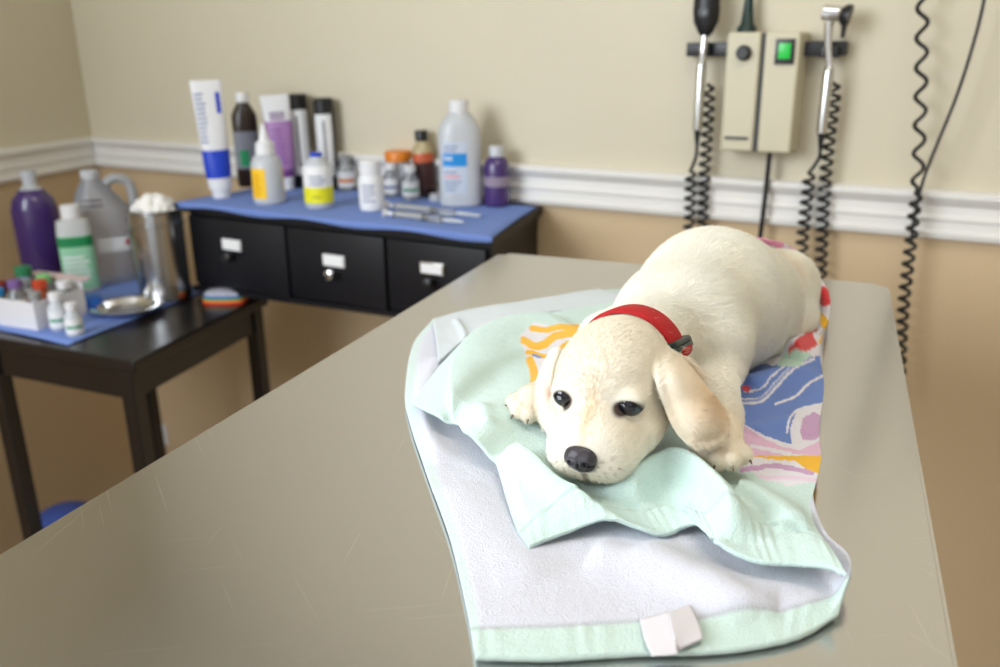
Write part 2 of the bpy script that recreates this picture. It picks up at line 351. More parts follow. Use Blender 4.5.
# 2 brown bottle with grey label
t, s = stand('brown_bottle', 'dark brown bottle with white cap and grey label behind the dropper bottle', 'bottle', 251, 186, PZ, G1); t.scale = (1.06, 1.06, 1.2)
S = [(0, .027, .02), (.004, .03, .023), (.125, .03, .023, 0, 0, 2.6), (.15, .03, .022), (.165, .022, .018), (.175, .014, .014), (.182, .0135, .0135)]
MB().loft(S).build('bottle_body', col('brown_plastic', 44, 30, 24, rough=.3), t)
MB().loft([(.178, .0155, .0155), (.196, .0155, .0155), (.198, .014, .014)]).build('cap', M_white, t)
band(S, .04, .118, -170, -10).build('label', col('grey_label', 128, 130, 142), t)
b = band(S, .045, .08, -125, -85, .0008); b.build('label_mark', col('green_print', 30, 140, 90), t)
# 3 dropper bottle with yellow label
t, s = stand('dropper_bottle', 'clear dropper bottle with pointed white tip and yellow label', 'bottle', 270, 203, PZ, G1)
S = [(0, .030, .030), (.003, .033, .033), (.008, .034, .034), (.085, .033, .033), (.1, .026, .026), (.108, .017, .017), (.112, .016, .016)]
MB().loft(S).build('bottle_body', M_frost, t)
MB().loft([(.106, .021, .021), (.13, .019, .019), (.133, .012, .012), (.165, .004, .004), (.17, .002, .002)]).build('dropper_cap', M_white, t)
band(S, .014, .078, -165, -98).build('label', col('yellow_label', 250, 200, 20), t)
textlines(S, [.022 + .008 * k for k in range(6)], -150, -112, col('orange_ink', 215, 150, 20), t, .003)
band(S, .014, .078, -22, 10).build('label_edge', col('yellow_label', 250, 200, 20), t)
# 4 purple tube
t, s = stand('ointment_tube', 'purple and white tube standing on its white cap between brown bottle and spray cans', 'ointment tube', 287, 189, PZ, G1, (0, -.05)); t.scale = (1.06, 1.06, 1.14)
S = [(.02, .021, .02), (.06, .027, .019), (.12, .031, .014), (.18, .033, .006), (.205, .034, .0015)]
MB().loft(S).build('tube_body', M_white, t)
MB().loft([(0, .018, .018), (.024, .0195, .0195)]).build('cap', M_white, t)
band(S, .028, .15, off=.0006).build('purple_band', col('lilac_print', 166, 122, 178), t)
band(S, .028, .045, off=.001).build('dark_band', col('plum_print', 110, 62, 130), t)
textlines(S, [.06 + .01 * k for k in range(8)], -130, -60, col('plum_print', 110, 62, 130), t, .003)
mb = MB()
for k in range(5): b = band(S, .152, .17, -120 + 13 * k, -113 + 13 * k, .0009, 3, 2); mb.add(b.V, b.F)
mb.build('lettering', col('plum_print', 110, 62, 130), t)
# 5,6 black-capped white tubes
for px, py, h, lbl, g in ((304, 186, .218, 'black and white cylinder with black cap next to the purple tube', 0), (330, 188, .21, 'narrower black and white cylinder with black cap, right of its twin', 1)):
    t, s = stand('spray_can', lbl, 'canister', px, py, PZ, G1, (0, -.01))
    r = .0255 if not g else .023
    S = [(0, r - .002, r - .002), (.003, r, r), (h - .032, r, r), (h - .03, r - .002, r - .002)]
    MB().loft(S).build('canister_body', M_black, t)
    MB().loft([(h - .032, r, r), (h - .003, r, r), (h, r - .003, r - .003)]).build('cap', M_black, t)
    band(S, .03, h - .036, -160, -30 if not g else -48).build('label', M_paper, t)
    mb = band(S, .05, h - .05, -102, -92, .0009); mb.build('print', M_ink2, t)
# 7 yellow label bottle with blue cap
t, s = stand('small_bottle', 'small white bottle with bright yellow lower label and blue cap', 'bottle', 320, 207, PZ, G1)
S = [(0, .028, .028), (.003, .030, .030), (.075, .030, .030), (.092, .026, .026), (.104, .014, .014), (.108, .012, .012)]
MB().loft(S).build('bottle_body', M_frost, t)
band(S, .042, .088).build('white_label', M_paper, t)
band(S, .012, .045, off=.0007).build('yellow_label', col('lemon_label', 232, 226, 30), t)
MB().loft([(.104, .013, .013), (.113, .013, .013), (.114, .012, .012)]).build('cap', col('royal_blue_print', 22, 62, 190), t)
textlines(S, [.05, .058, .066], -125, -60, M_ink, t, .003); textlines(S, [.024], -120, -70, col('olive_ink', 160, 160, 40), t, .003)
# vials
def vial(px, py, z, sc_, label, capc, bodyc, tag_c, group, name='glass_vial', labelm=True):
    t, s = stand(name, label, 'vial', px, py, z, group)
    S = [(0, .012 * sc_, .012 * sc_), (.002 * sc_, .0135 * sc_, .0135 * sc_), (.034 * sc_, .0135 * sc_, .0135 * sc_), (.041 * sc_, .008 * sc_, .008 * sc_), (.046 * sc_, .008 * sc_, .008 * sc_)]
    MB().loft(S, 20).build('vial_body', bodyc, t)
    MB().loft([(.044 * sc_, .0095 * sc_, .0095 * sc_), (.054 * sc_, .0095 * sc_, .0095 * sc_), (.055 * sc_, .008 * sc_, .008 * sc_)], 20).build('cap', capc, t)
    if labelm:
        band(S, .006 * sc_, .030 * sc_, -170, 20).build('label', M_paper, t)
        band(S, .014 * sc_, .019 * sc_, -150, -30, .0008).build('label_stripe', tag_c, t)
    return t
G2 = 'small glass vials on the drawer unit'
M_oran = col('orange_plastic', 222, 128, 30); M_teal = col('teal_ink', 90, 160, 130)
vial(347, 190, PZ, 1.5, 'small clear vial with grey cap beside the narrow black canister', col('grey_cap', 150, 150, 150), M_clear, M_oran, G2)
vial(392, 196, PZ, 1.35, 'short clear vial right behind the white pill bottle', M_white, M_clear, M_ink, G2)
vial(411, 199, PZ, 1.35, 'short clear vial in front of the amber bottle', M_white, M_clear, M_teal, G2)
t, s = stand('pill_bottle', 'small bottle with wide orange lid behind the clear vials', 'bottle', 400, 193.5, PZ, G1)
S = [(0, .026, .026), (.003, .028, .028), (.070, .028, .028), (.076, .026, .026)]
MB().loft(S).build('bottle_body', M_frost, t); MB().loft([(.074, .029, .029), (.076, .031, .031), (.094, .031, .031), (.097, .029, .029)]).build('lid', M_oran, t)
# 9 white pill bottle
t, s = stand('pill_bottle', 'all white pill bottle with ribbed white cap, in front of the vials', 'bottle', 372.5, 210, PZ, G1)
S = [(0, .022, .022), (.003, .0255, .0255), (.066, .0255, .0255), (.074, .021, .021), (.077, .019, .019)]
MB().loft(S).build('bottle_body', M_white, t); MB().loft([(.075, .0225, .0225), (.1, .0225, .0225), (.102, .0205, .0205)], 40).build('cap', M_white, t)
band(S, .012, .062, -175, -5).build('label', M_paper, t); textlines(S, [.02 + .008 * k for k in range(5)], -135, -75, M_ink, t, .003)
# 11 amber bottle black cap
t, s = stand('amber_bottle', 'amber bottle with black cap and orange label, left of the tall alcohol bottle', 'bottle', 427, 196, PZ, G1, (0, -.06))
S = [(0, .022, .022), (.003, .025, .025), (.095, .025, .025), (.108, .022, .022), (.122, .012, .012), (.128, .011, .011)]
MB().loft([r for r in S if r[0] < .1], 28).build('bottle_body', col('amber_glass', 52, 28, 24, rough=.2), t)
MB().loft([(.095, .025, .025), (.108, .022, .022), (.122, .012, .012), (.128, .011, .011)], 28).build('bottle_neck', col('pale_amber', 176, 160, 120, rough=.2), t)
MB().loft([(.124, .0145, .0145), (.144, .0145, .0145), (.146, .013, .013)]).build('cap', M_black, t)
band(S, .078, .098, -150, -20).build('orange_label', col('orange_label', 196, 92, 56), t); band(S, .02, .078, -150, -20).build('dark_label', col('brown_label', 70, 38, 34), t)
# 12 alcohol bottle
t, s = stand('alcohol_bottle', 'tall translucent white bottle with blue and white label', 'bottle', 461, 205, PZ, G1)
S = [(0, .040, .028, 0, 0, 2.4), (.004, .044, .032, 0, 0, 2.6), (.145, .044, .032, 0, 0, 2.6), (.165, .041, .03, 0, 0, 2.4), (.185, .028, .024), (.194, .019, .019), (.197, .018, .018)]
MB().loft(S, 40).build('bottle_body', M_frost, t)
MB().loft([(.192, .020, .020), (.214, .0205, .0205), (.216, .019, .019)], 40).build('cap', M_white, t)
band(S, .03, .135, -138, -75, nz=8).build('label', col('pale_label', 196, 206, 222), t)
band(S, .085, .112, -138, -77, .0008).build('blue_panel', col('sky_blue_print', 30, 140, 215), t)
mb = MB()
for k in range(3): b = band(S, .098, .105, -130 + 9 * k, -124 + 9 * k, .0012, 3, 1); mb.add(b.V, b.F)
mb.build('lettering', M_white, t)
textlines(S, [.036, .044, .052, .072], -132, -88, M_ink, t, .003); textlines(S, [.116, .124], -132, -88, M_ink, t, .003, 'label_heading'); textlines(S, [.062], -132, -84, col('pink_print', 226, 150, 160), t, .005)
# 13 purple bottle
t, s = stand('purple_bottle', 'squat purple bottle with pale cap and grey band at the right end', 'bottle', 497, 205, PZ, G1)
S = [(0, .024, .024), (.003, .0275, .0275), (.08, .0275, .0275), (.094, .024, .024), (.104, .014, .014)]
MB().loft(S).build('bottle_body', M_purple, t); band(S, .042, .062, -175, 30).build('label', col('mauve_grey_label', 146, 132, 150), t)
MB().loft([(.1, .0155, .0155), (.122, .0155, .0155), (.124, .014, .014)]).build('cap', M_frost, t)
# syringes
def syringe(px0, py0, px1, py1, label):
    a = onz(px0, py0, PZ + .008); b = onz(px1, py1, PZ + .008); d = b - a; L_ = np.linalg.norm(d)
    t = thing('syringe', label, 'syringe', a, math.atan2(d[1], d[0]), group='syringes lying on the blue drape')
    Mx = Matrix.Rotation(PI / 2, 4, 'Y')
    MB().loft([(.03, .0075, .0075), (L_ * .74, .0075, .0075)], 18, Mx).build('barrel', M_clear, t)
    MB().loft([(0, .010, .010), (.003, .010, .010), (.0031, .004, .004), (L_ * .5, .004, .004)], 14, Mx).build('plunger', M_white, t)
    MB().loft([(L_ * .5, .0068, .0068), (L_ * .56, .0068, .0068)], 14, Mx).build('stopper', M_rubber, t)
    MB().loft([(L_ * .74, .003, .003), (L_ * .78, .003, .003), (L_ * .79, .0045, .0045), (L_, .003, .003)], 14, Mx).build('needle_cap', M_frost, t)
    MB().box((.03, 0, 0), (.002, .022, .014), .0006).build('flange', M_clear, t)
syringe(385, 213, 463, 222, 'clear syringe lying nearest the front edge of the blue drape')
syringe(386, 205, 480, 216, 'clear syringe lying behind the other syringe, towards the alcohol bottle')
t, s = stand('bottle_cap', 'small loose white cap lying beside the syringes', 'cap', 436, 201, PZ, None)
MB().loft([(0, .014, .014), (.012, .0145, .0145), (.016, .012, .012)], 24).build('cap_shell', M_frost, t)

SC = 1.0
# ================================================================== low side table
SZ = .65
fr_ = onz(133, 362, SZ)[:2]; br_ = onz(268, 294, SZ)[:2]; uu = onz(0, 339, SZ)[:2] - fr_; uu /= np.linalg.norm(uu)
q = [fr_, br_, br_ + uu * .62, fr_ + uu * .62]; cc = sum(q) / 4
st = thing('side_table', 'low dark wood side table in the corner with straight square legs', 'table', (*cc, 0))
def quadprism(q, z0, z1, cc):
    V = [(p[0] - cc[0], p[1] - cc[1], z) for z in (z0, z1) for p in q]; return V, [(0, 1, 2, 3), (4, 5, 6, 7), (0, 1, 5, 4), (1, 2, 6, 5), (2, 3, 7, 6), (3, 0, 4, 7)]
def inset(q, d):
    c_ = sum(q) / 4; return [p + (c_ - p) / np.linalg.norm(c_ - p) * d for p in q]
V, F = quadprism(q, SZ - .028, SZ, cc)
o = obj('tabletop', V, F, M_dwood, st, False); md = o.modifiers.new('b', 'BEVEL'); md.width = .006; md.segments = 3
vv = br_ - fr_; vv /= np.linalg.norm(vv)
e0 = fr_ + (uu + vv) * .012
def bar(a, b, z0, z1, t_):
    d = b - a; d /= np.linalg.norm(d); n_ = np.array([-d[1], d[0]]) * t_ / 2
    return quadprism([a - n_, b - n_, b + n_, a + n_], z0, z1, cc)
lg = .036; corners = [fr_ + (uu + vv) * .020 + uu * .012, br_ + uu * .03 - vv * .03, br_ + uu * .42 - vv * .03, fr_ + uu * .42 + vv * .02]
for k in range(4): V, F = bar(corners[k], corners[(k + 1) % 4], SZ - .088, SZ - .028, .02); obj('apron', V, F, M_dwood, st, False)
for p in corners:
    V, F = quadprism([p - uu * lg / 2 - vv * lg / 2, p + uu * lg / 2 - vv * lg / 2, p + uu * lg / 2 + vv * lg / 2, p - uu * lg / 2 + vv * lg / 2], FZ, SZ - .028, cc)
    o = obj('leg', V, F, M_dwood, st, False); md = o.modifiers.new('b', 'BEVEL'); md.width = .003
DZ = SZ + .0035
dq = [onz(-60, 318, SZ)[:2], onz(68, 346, SZ)[:2], onz(208, 291, SZ)[:2], onz(130, 268, SZ)[:2]]
drape('drape', dq, SZ, M_drape, 'blue paper drape spread over the low side table', 'drape', seed=8, amp=.0025)
G3 = 'supplies on the low side table'
# large purple bottle
t, s = stand('purple_bottle', 'large bottle of purple liquid with clear neck, against the left wall', 'bottle', 46, 272, DZ, G3)
S = [(0, .052, .04), (.005, .056, .044), (.17, .058, .046), (.2, .05, .042), (.225, .03, .028), (.235, .018, .018), (.262, .016, .016)]
MB().loft([r for r in S if r[0] <= .23] + [(.226, .029, .027)], 32).build('bottle_body', M_purple, t)
MB().loft([(.226, .029, .027), (.235, .018, .018), (.262, .016, .016)], 28).build('bottle_neck', M_frost, t)
MB().loft([(.255, .019, .019), (.275, .019, .019)], 28).build('cap', M_frost, t)
# jug
t, s = stand('gallon_jug', 'translucent plastic gallon jug with moulded handle, behind the steel canister', 'jug', 113, 279, DZ, G3)
S = [(0, .062, .055, 0, 0, 3), (.006, .068, .06, 0, 0, 3), (.15, .07, .062, 0, 0, 3), (.19, .066, .055, -.004, 0, 2.6), (.235, .042, .036, -.012, 0), (.262, .021, .021, -.016, 0), (.275, .019, .019, -.016, 0)]
MB().loft(S, 40).build('jug_body', mat('cloudy_plastic', s2l(205, 210, 220), .3, trans=.7, var=.02), t)
MB().loft([(.266, .022, .022, -.016, 0), (.284, .022, .022, -.016, 0), (.286, .02, .02, -.016, 0)], 30).build('cap', M_frost, t)
MB().tube(catmull([(.01, 0, .245), (.04, 0, .262), (.07, 0, .25), (.078, 0, .21), (.07, 0, .165), (.058, 0, .14)], 6), .0125, 10).build('handle', mat('cloudy_plastic2', s2l(186, 188, 192), .35, trans=.3, var=.02), t)
band(S, .085, .12, -100, -50).build('label', M_paper, t); textlines(S, [.2, .212], -125, -70, M_ink2, t, .005, 'handwriting')
textlines(S, [.1], -62, -50, col('red_ink', 190, 60, 60), t, .012, 'red_mark')
# green and white bottle
t, s = stand('lotion_bottle', 'white bottle with green label and white cap, front of the jug', 'bottle', 84, 291, DZ, G3)
S = [(0, .036, .026, 0, 0, 2.6), (.004, .040, .03, 0, 0, 2.8), (.15, .040, .03, 0, 0, 2.8), (.178, .037, .028, 0, 0, 2.6), (.186, .02, .018), (.19, .016, .016)]
MB().loft(S, 36).build('bottle_body', col('silver_white', 196, 198, 198), t)
band(S, .012, .145, -168, -12, nz=8).build('label', col('mint_label', 150, 206, 170), t); band(S, .118, .142, -160, -20, .0009).build('green_band', col('deep_green_print', 22, 130, 76), t)
textlines(S, [.03 + .012 * k for k in range(6)], -140, -60, M_paper, t, .005)
MB().loft([(.186, .0225, .0225), (.214, .0225, .0225), (.217, .02, .02)], 36).build('cap', M_white, t)
# steel canister with cotton
t, s = stand('steel_canister', 'open stainless steel canister heaped with white cotton balls', 'canister', 167, 297, DZ, G3); t.scale = (.94, .94, .95)
S = [(0, .058, .058), (.004, .064, .064), (.19, .066, .066), (.192, .069, .069), (.198, .069, .069), (.2, .066, .066), (.222, .066, .066), (.226, .070, .070), (.23, .070, .070), (.23, .066, .066), (.19, .064, .064)]
MB().loft(S, 48, caps=False).add([(0, 0, .002)] + [(.06 * math.cos(a * PI / 24), .06 * math.sin(a * PI / 24), .002) for a in range(48)], [(0, a + 1, (a + 1) % 48 + 1) for a in range(48)]).build('canister_body', mat('brushed_canister', (.5, .5, .5), .2, 1.), t)
cp = onz(167, 297, DZ)
cot = MB(); rs = random.Random(2)
for k in range(26):
    a = rs.random() * 6.28; rr = .046 * math.sqrt(rs.random()); z = .215 + .036 * (1 - (rr / .05) ** 2) + rs.uniform(-.004, .004)
    cot.loft([(-.015, .004, .004), (-.012, .012, .012), (-.004, .0165, .0165), (.004, .0165, .0165), (.012, .012, .012), (.015, .004, .004)], 12, Matrix.Translation((rr * math.cos(a), rr * math.sin(a), z)) @ Matrix.Rotation(rs.random() * 3, 4, 'X'))
o = cot.build('cotton_balls', mat('cotton', s2l(236, 234, 230), .95, bump=.6, bscale=300)); o.location = cp; o.scale = (.94, .94, .95); tag(o, 'heap of white cotton balls filling the steel canister', 'cotton'); o['kind'] = 'stuff'
# steel dish
t, s = stand('steel_dish', 'shallow round stainless steel dish on the blue drape', 'dish', 128, 311, DZ, G3)
MB().loft([(0, .05, .05), (.002, .058, .058), (.012, .066, .066), (.014, .078, .078), (.016, .080, .080), (.017, .078, .078), (.015, .064, .064), (.004, .056, .056), (.003, .001, .001)], 56).build('dish_body', M_chrome, t)
# cardboard box with vials
bxp = onz(36, 318, DZ); t = thing('carton', 'open white cardboard box holding assorted small vials', 'box', bxp, math.atan2(uu[1], uu[0]) + PI)
bw, bd, bh = .17, .13, .062
mb = MB()
for c_, d_ in (((0, -bd / 2, bh / 2), (bw, .002, bh)), ((0, bd / 2, bh * .6), (bw, .002, bh * 1.2)), ((-bw / 2, 0, bh / 2), (.002, bd, bh)), ((bw / 2, 0, bh / 2), (.002, bd, bh)), ((0, 0, .001), (bw, bd, .002))): mb.box(c_, d_)
mb.build('carton_shell', mat('white_card', s2l(222, 220, 222), .7), t, False)
mb = MB().box((0, bd / 2 + .012, bh * 1.28), (bw, .03, .002), 0); mb.build('lid_flap', mat('printed_card', s2l(214, 190, 192), .7, var=.25, vscale=60), t, False)
mb = MB()
for k in range(1): mb.box((-.03 + k * .009, -bd / 2 - .0012, .03), (.005, .0006, .006))
mb.build('print', M_ink, t, False)
box_m = Matrix.Translation(Vector(bxp)) @ Matrix.Rotation(math.atan2(uu[1], uu[0]) + PI, 4, 'Z')
def in_box(x, y): p = box_m @ Vector((x, y, .002)); return np.array(p)
G4 = 'vials standing in the white cardboard box'
M_redr = col('dark_red_plastic', 120, 34, 30); M_amb = col('amber_vial', 150, 70, 40, rough=.2)
for k, (x, y, lbl, cc_, bc, sc_) in enumerate([
        (-.060, .035, 'vial with round green cap in the white cardboard box', col('green_cap', 40, 120, 80), M_clear, 1.9),
        (-.066, -.02, 'vial with dark red cap at the left of the cardboard box', M_redr, M_amb, 1.5),
        (-.02, -.02, 'vial with purple cap in the front of the cardboard box', col('violet_cap', 120, 92, 150), M_clear, 1.65),
        (.026, .005, 'vial with flat orange-red cap in the cardboard box', col('vermilion_cap', 190, 66, 30), M_amb, 1.6),
        (-.008, .043, 'vial with light green cap at the back of the cardboard box', col('lime_cap', 130, 200, 130), M_clear, 1.6),
        (.062, .035, 'vial with white cap at the back corner of the cardboard box', M_white, M_clear, 1.5),
        (-.045, -.045, 'vial with bright blue cap at the front of the cardboard box', col('azure_cap', 40, 140, 200), M_clear, 1.35),
        (.055, -.035, 'vial with grey cap near the dish side of the cardboard box', col('grey_cap', 150, 150, 150), M_clear, 1.35)]):
    p = in_box(x, y); pp = proj(p)
    vial(pp[0], pp[1], p[2], sc_, lbl, cc_, bc, M_ink, G4)
G5 = 'loose vials in front of the cardboard box'
vial(61, 329, DZ, 1.5, 'loose white vial standing closest to the cardboard box', M_white, M_frost, M_teal, G5)
vial(76, 335, DZ, 1.3, 'shorter loose white vial standing right of the other', M_white, M_frost, M_teal, G5)
t, s = stand('blue_lid', 'round bright blue lid lying between the box and the dish', 'lid', 91, 309, DZ)
MB().loft([(0, .026, .026), (.022, .027, .027), (.03, .024, .024), (.032, .015, .015)], 28).build('lid_shell', col('bright_blue_plastic', 24, 96, 196), t)
# packet under the drawer unit
p = onz(226, 301, SZ); t = thing('sachet_packet', 'small foil packet with rainbow striped edge under the drawer unit', 'packet', p, math.atan2(WW[1], WW[0]) + .5)
sh = lambda z0, z1, k: [(z0, .052 * k, .035 * k, 0, 0, 3.2), (z1, .052 * k, .035 * k, 0, 0, 3.2)]
for k, (nm, c_) in enumerate((('red_stripe', (206, 54, 40)), ('orange_stripe', (224, 130, 50)), ('green_stripe', (70, 160, 90)), ('blue_stripe', (40, 90, 180)))):
    MB().loft(sh(.005 * k + .0005, .005 * k + .0055, 1 - .02 * k), 32).build(nm, col(nm, *c_), t)
MB().loft([(.02, .049, .032, 0, 0, 3.2), (.026, .044, .028, 0, 0, 3), (.03, .03, .016)], 32).build('pouch', mat('crinkled_foil', s2l(170, 172, 186), .35, bump=.8, bscale=90, var=.3, vscale=60), t)
# wall socket with plug
p = onw(165, 434, .0); t = thing('wall_socket', 'white power socket with a plugged-in cord low on the back wall', 'socket', p, math.atan2(WW[1], WW[0]))
MB().box((0, -.004, 0), (.03, .008, .075), .003).build('socket_plate', M_white, t)
MB().loft([(0, .012, .014), (.03, .011, .012), (.04, .005, .005)], 16, Matrix.Translation((0, -.006, .012)) @ Matrix.Rotation(PI / 2, 4, 'X')).build('plug', M_white, t)
MB().tube(catmull([(0, -.042, .012), (.01, -.06, 0), (.012, -.05, -.05), (.02, -.02, -.2), (.03, -.012, -.38)], 6), .003, 8).build('cord', M_white, t)
# blue bin under the table
p = ony(66, 520, 1.97); t = thing('waste_bin', 'round blue bin on the floor beneath the low side table', 'bin', (p[0], p[1], FZ))
MB().loft([(0, .055, .055), (.01, .06, .06), (.34, .07, .07), (.345, .075, .075), (.375, .064, .064), (.39, .035, .035)], 36).build('bin_body', col('blue_bin_plastic', 60, 84, 160), t)

# ================================================================== diagnostic set on the wall
rzw = math.atan2(WW[1], WW[0])
pc = onw(761, 93, .05)
ds = thing('diagnostic_station', 'cream wall-mounted diagnostic power unit with green lit switch', 'diagnostic unit', pc + np.array([*(WN * .05), 0]), rzw)
sW, sH, sD = .140, .217, .07
for sx, nm in ((-1, 'left_housing'), (1, 'right_housing')):
    V = []; hw = sW / 2 - .003
    x0, x1 = (-sW / 2, -.004) if sx < 0 else (.004, sW / 2)
    for z, yd in ((-sH / 2, sD * .92), (sH / 2, sD)):
        V += [(x0 + (.004 if sx < 0 else 0), -yd, z), (x1 - (.004 if sx > 0 else 0), -yd, z), (x1, -.002, z), (x0, -.002, z)]
    o = obj(nm, V, [(0, 1, 2, 3), (4, 5, 6, 7), (0, 1, 5, 4), (1, 2, 6, 5), (2, 3, 7, 6), (3, 0, 4, 7)], M_cream, ds); md = o.modifiers.new('b', 'BEVEL'); md.width = .005; md.segments = 3
MB().box((0, -.032, 0), (.012, .058, sH - .004)).build('centre_channel', M_black, ds, False)
fx = Matrix.Rotation(PI / 2, 4, 'X')
MB().loft([(0, .014, .014), (.006, .014, .014), (.007, .0125, .0125), (.016, .012, .012), (.018, .010, .010)], 28, Matrix.Translation((-.033, -sD + .003, .072)) @ fx).build('dial', M_black, ds)
MB().box((.041, -sD - .0005, .074), (.034, .006, .044), .001).build('switch_frame', M_black, ds)
MB().box((.041, -sD - .0045, .075), (.021, .004, .027), .001).build('lit_switch', mat('lit_green', (.0, .3, .03), .3, emit=(.01, .62, .05), es=.32), ds)
MB().box((-.036, -sD * .93 - .0006, -.083), (.044, .006, .0045)).build('slot', M_black, ds, False)
# black mounting rail and clips
zr = onw(766, 49, .03)[2] - pc[2]
xa = (onw(687, 48, .03) - pc)[:2] @ WW; xb = (onw(846, 50, .03) - pc)[:2] @ WW
MB().box(((xa + xb) / 2, -.02, zr), (xb - xa, .03, .026), .003).build('mounting_rail', M_black, ds)
# specula dispenser on top
pt = (onw(746, 22, .04) - pc); xt = pt[:2] @ WW
MB().loft([(.0, .019, .019), (.012, .018, .018), (.02, .012, .012), (.06, .008, .008), (.11, .006, .006)], 20, Matrix.Translation((xt, -.03, sH / 2 - .004))).build('specula_dispenser', col('dark_green_plastic', 14, 44, 38), ds)
# power cord down the wall
pp = [onw(x, y, .012) - pc for x, y in ((770, 150), (767, 180), (763, 215), (759, 250))] + [onw(757, 300, .01) - pc, onw(756, 420, .01) - pc]
Mw = Matrix.Rotation(-rzw, 4, 'Z')
loc = lambda P, base: [np.array(Mw @ Vector(p)) - np.array([0, 0, 0]) for p in P]
def wl(P, base): return [np.array(Mw @ Vector(np.asarray(p) - base)) for p in P]
base = pc + np.array([*(WN * .05), 0])
MB().tube(catmull(wl([onw(x, y, .034) for x, y in ((770, 150), (767, 180), (763, 215), (759, 250), (757, 300), (756, 420))], base), 5), .0048, 10).build('power_cord', M_rubber, ds)
def helix(P, r, pitch, w0=0.):
    """coil round a polyline"""
    P = catmull(P, 10); out = []; s = 0; nrm = np.array([*(-WN), 0]); step = pitch / 10
    seg = [np.linalg.norm(b - a) for a, b in zip(P[:-1], P[1:])]; tot = sum(seg); n = int(tot / step); cum = np.concatenate([[0], np.cumsum(seg)])
    A = np.array(P)
    for i in range(n + 1):
        d = tot * i / n; p = np.array([np.interp(d, cum, A[:, k]) for k in range(3)]); p2 = np.array([np.interp(min(d + .002, tot), cum, A[:, k]) for k in range(3)]) - np.array([np.interp(max(d - .002, 0), cum, A[:, k]) for k in range(3)])
        t_ = p2 / np.linalg.norm(p2); a = np.cross(t_, nrm); a /= np.linalg.norm(a); b = np.cross(t_, a); g = 2 * PI * d / pitch + w0
        rr = r * min(1, d / .012 + .1, (tot - d) / .012 + .1); out.append(p + rr * (a * math.cos(g) + b * math.sin(g)))
    return out
# handles: ophthalmoscope (left) and otoscope (right)
hb = onw(698, 96, .055)
oh = thing('ophthalmoscope', 'ophthalmoscope with black head hanging on the left of the cream unit', 'medical instrument', hb, rzw)
def hw(*pts, off=.055): return wl([onw(x, y, off) for x, y in pts], hb)
A, B = hw((702, 60), (697.5, 130))
MB().tube([A, A * .95 + B * .05, A * .9 + B * .1, B], [.006, .0085, .0095, .0095], 18).build('handle', M_steel, oh)
A, B = hw((705.5, 30), (702, 62)); MB().tube([A, (A + B) / 2, B], [.006, .0075, .0065], 16).build('neck', M_chrome, oh)
P = hw((705.5, 37), (705.6, 33), (706, 22), (706.5, 10), (706.8, 0), (707, -14), (707.3, -22)); hp = MB().tube(P, [.006, .014, .0235, .0255, .0245, .021, .010], 22)
hp.V = [np.array([v[0], (v[1] - P[0][1]) * .7 + P[0][1], v[2]]) for v in hp.V]; hp.build('scope_head', M_black, oh)
c1 = hw((706.5, 13))[0]; MB().loft([(0, .010, .010), (.003, .010, .010), (.0035, .007, .007), (.001, .006, .006)], 20, Matrix.Translation((c1[0], c1[1] - .017, c1[2])) @ fx).build('lens_dial', mat('dark_grey_plastic', s2l(62, 62, 66), .35), oh)
A, B = hw((697.5, 128), (697, 143)); MB().tube([A, B], [.007, .004], 14).build('strain_relief', M_rubber, oh)
c1 = hw((701.5, 50))[0]; MB().box((c1[0], c1[1] + .012, c1[2]), (.028, .02, .02), .003).build('holster', M_black, oh)
hb = onw(824, 96, .055)
ot = thing('otoscope', 'otoscope with chrome head hanging on the right of the cream unit', 'medical instrument', hb, rzw)
A, B = hw((829.5, 66), (821.5, 133)); MB().tube([A, A * .95 + B * .05, A * .9 + B * .1, B], [.006, .0085, .0095, .0095], 18).build('handle', M_steel, ot)
A, B, C_ = hw((829, 22), (828, 44), (829.5, 68)); MB().tube([A, B, C_], [.0085, .0065, .0065], 16).build('neck', M_chrome, ot)
A, B = hw((823, 12), (842, 14)); MB().tube([A, A * .97 + B * .03, B * .85 + A * .15, B], [.011, .0135, .0135, .010], 20).build('scope_head', M_chrome, ot)
c1, c2 = hw((841, 14), (850, 16)); MB().tube([c1, c1 * .6 + c2 * .4, c2], [.012, .018, .019], 22).add(*[[], []]).build('lens_ring', M_black, ot)
A, B = hw((845, 20), (842.5, 38)); MB().tube([A, B], [.006, .0035], 10).build('thumb_lever', M_black, ot)
A, B = hw((821.5, 132), (820.5, 147)); MB().tube([A, B], [.007, .004], 14).build('strain_relief', M_rubber, ot)
c1 = hw((829, 52))[0]; MB().box((c1[0], c1[1] + .012, c1[2]), (.028, .02, .02), .003).build('holster', M_black, ot)
# coiled cords
def cord(parent, hb_, down, up):
    # hangs from the handle, coils down, turns below the table height and coils up behind the handle
    a = [onw(x, y, .055) for x, y in down[:3]]; c1 = [onw(x, y, .04) for x, y in down[2:]]; c2 = [onw(x, y, .03) for x, y in up]
    P = catmull(a, 5)[:-1] + helix(c1, .0098, .0195) + catmull([c1[-1] + [0, 0, -.01], (c1[-1] + c2[-1]) / 2 + [0, 0, -.03], c2[-1] + [0, 0, -.01]], 5) + helix(c2, .0098, .0195)[::-1]
    MB().tube(wl(P, hb_), .0034, 7).build('coiled_cord', M_rubber, parent)
cord(oh, onw(698, 96, .055), [(697, 142), (696, 156), (691, 170), (690, 200), (689, 240), (690, 290)], [(709, 84), (709, 95), (708, 120), (705, 160), (703, 200), (702, 240), (702, 290)])
cord(ot, onw(824, 96, .055), [(820.5, 146), (819, 158), (810, 172), (806, 205), (802, 245), (801, 290)], [(834, 82), (834, 100), (830, 130), (826, 170), (823, 215), (821, 260), (820, 300)])
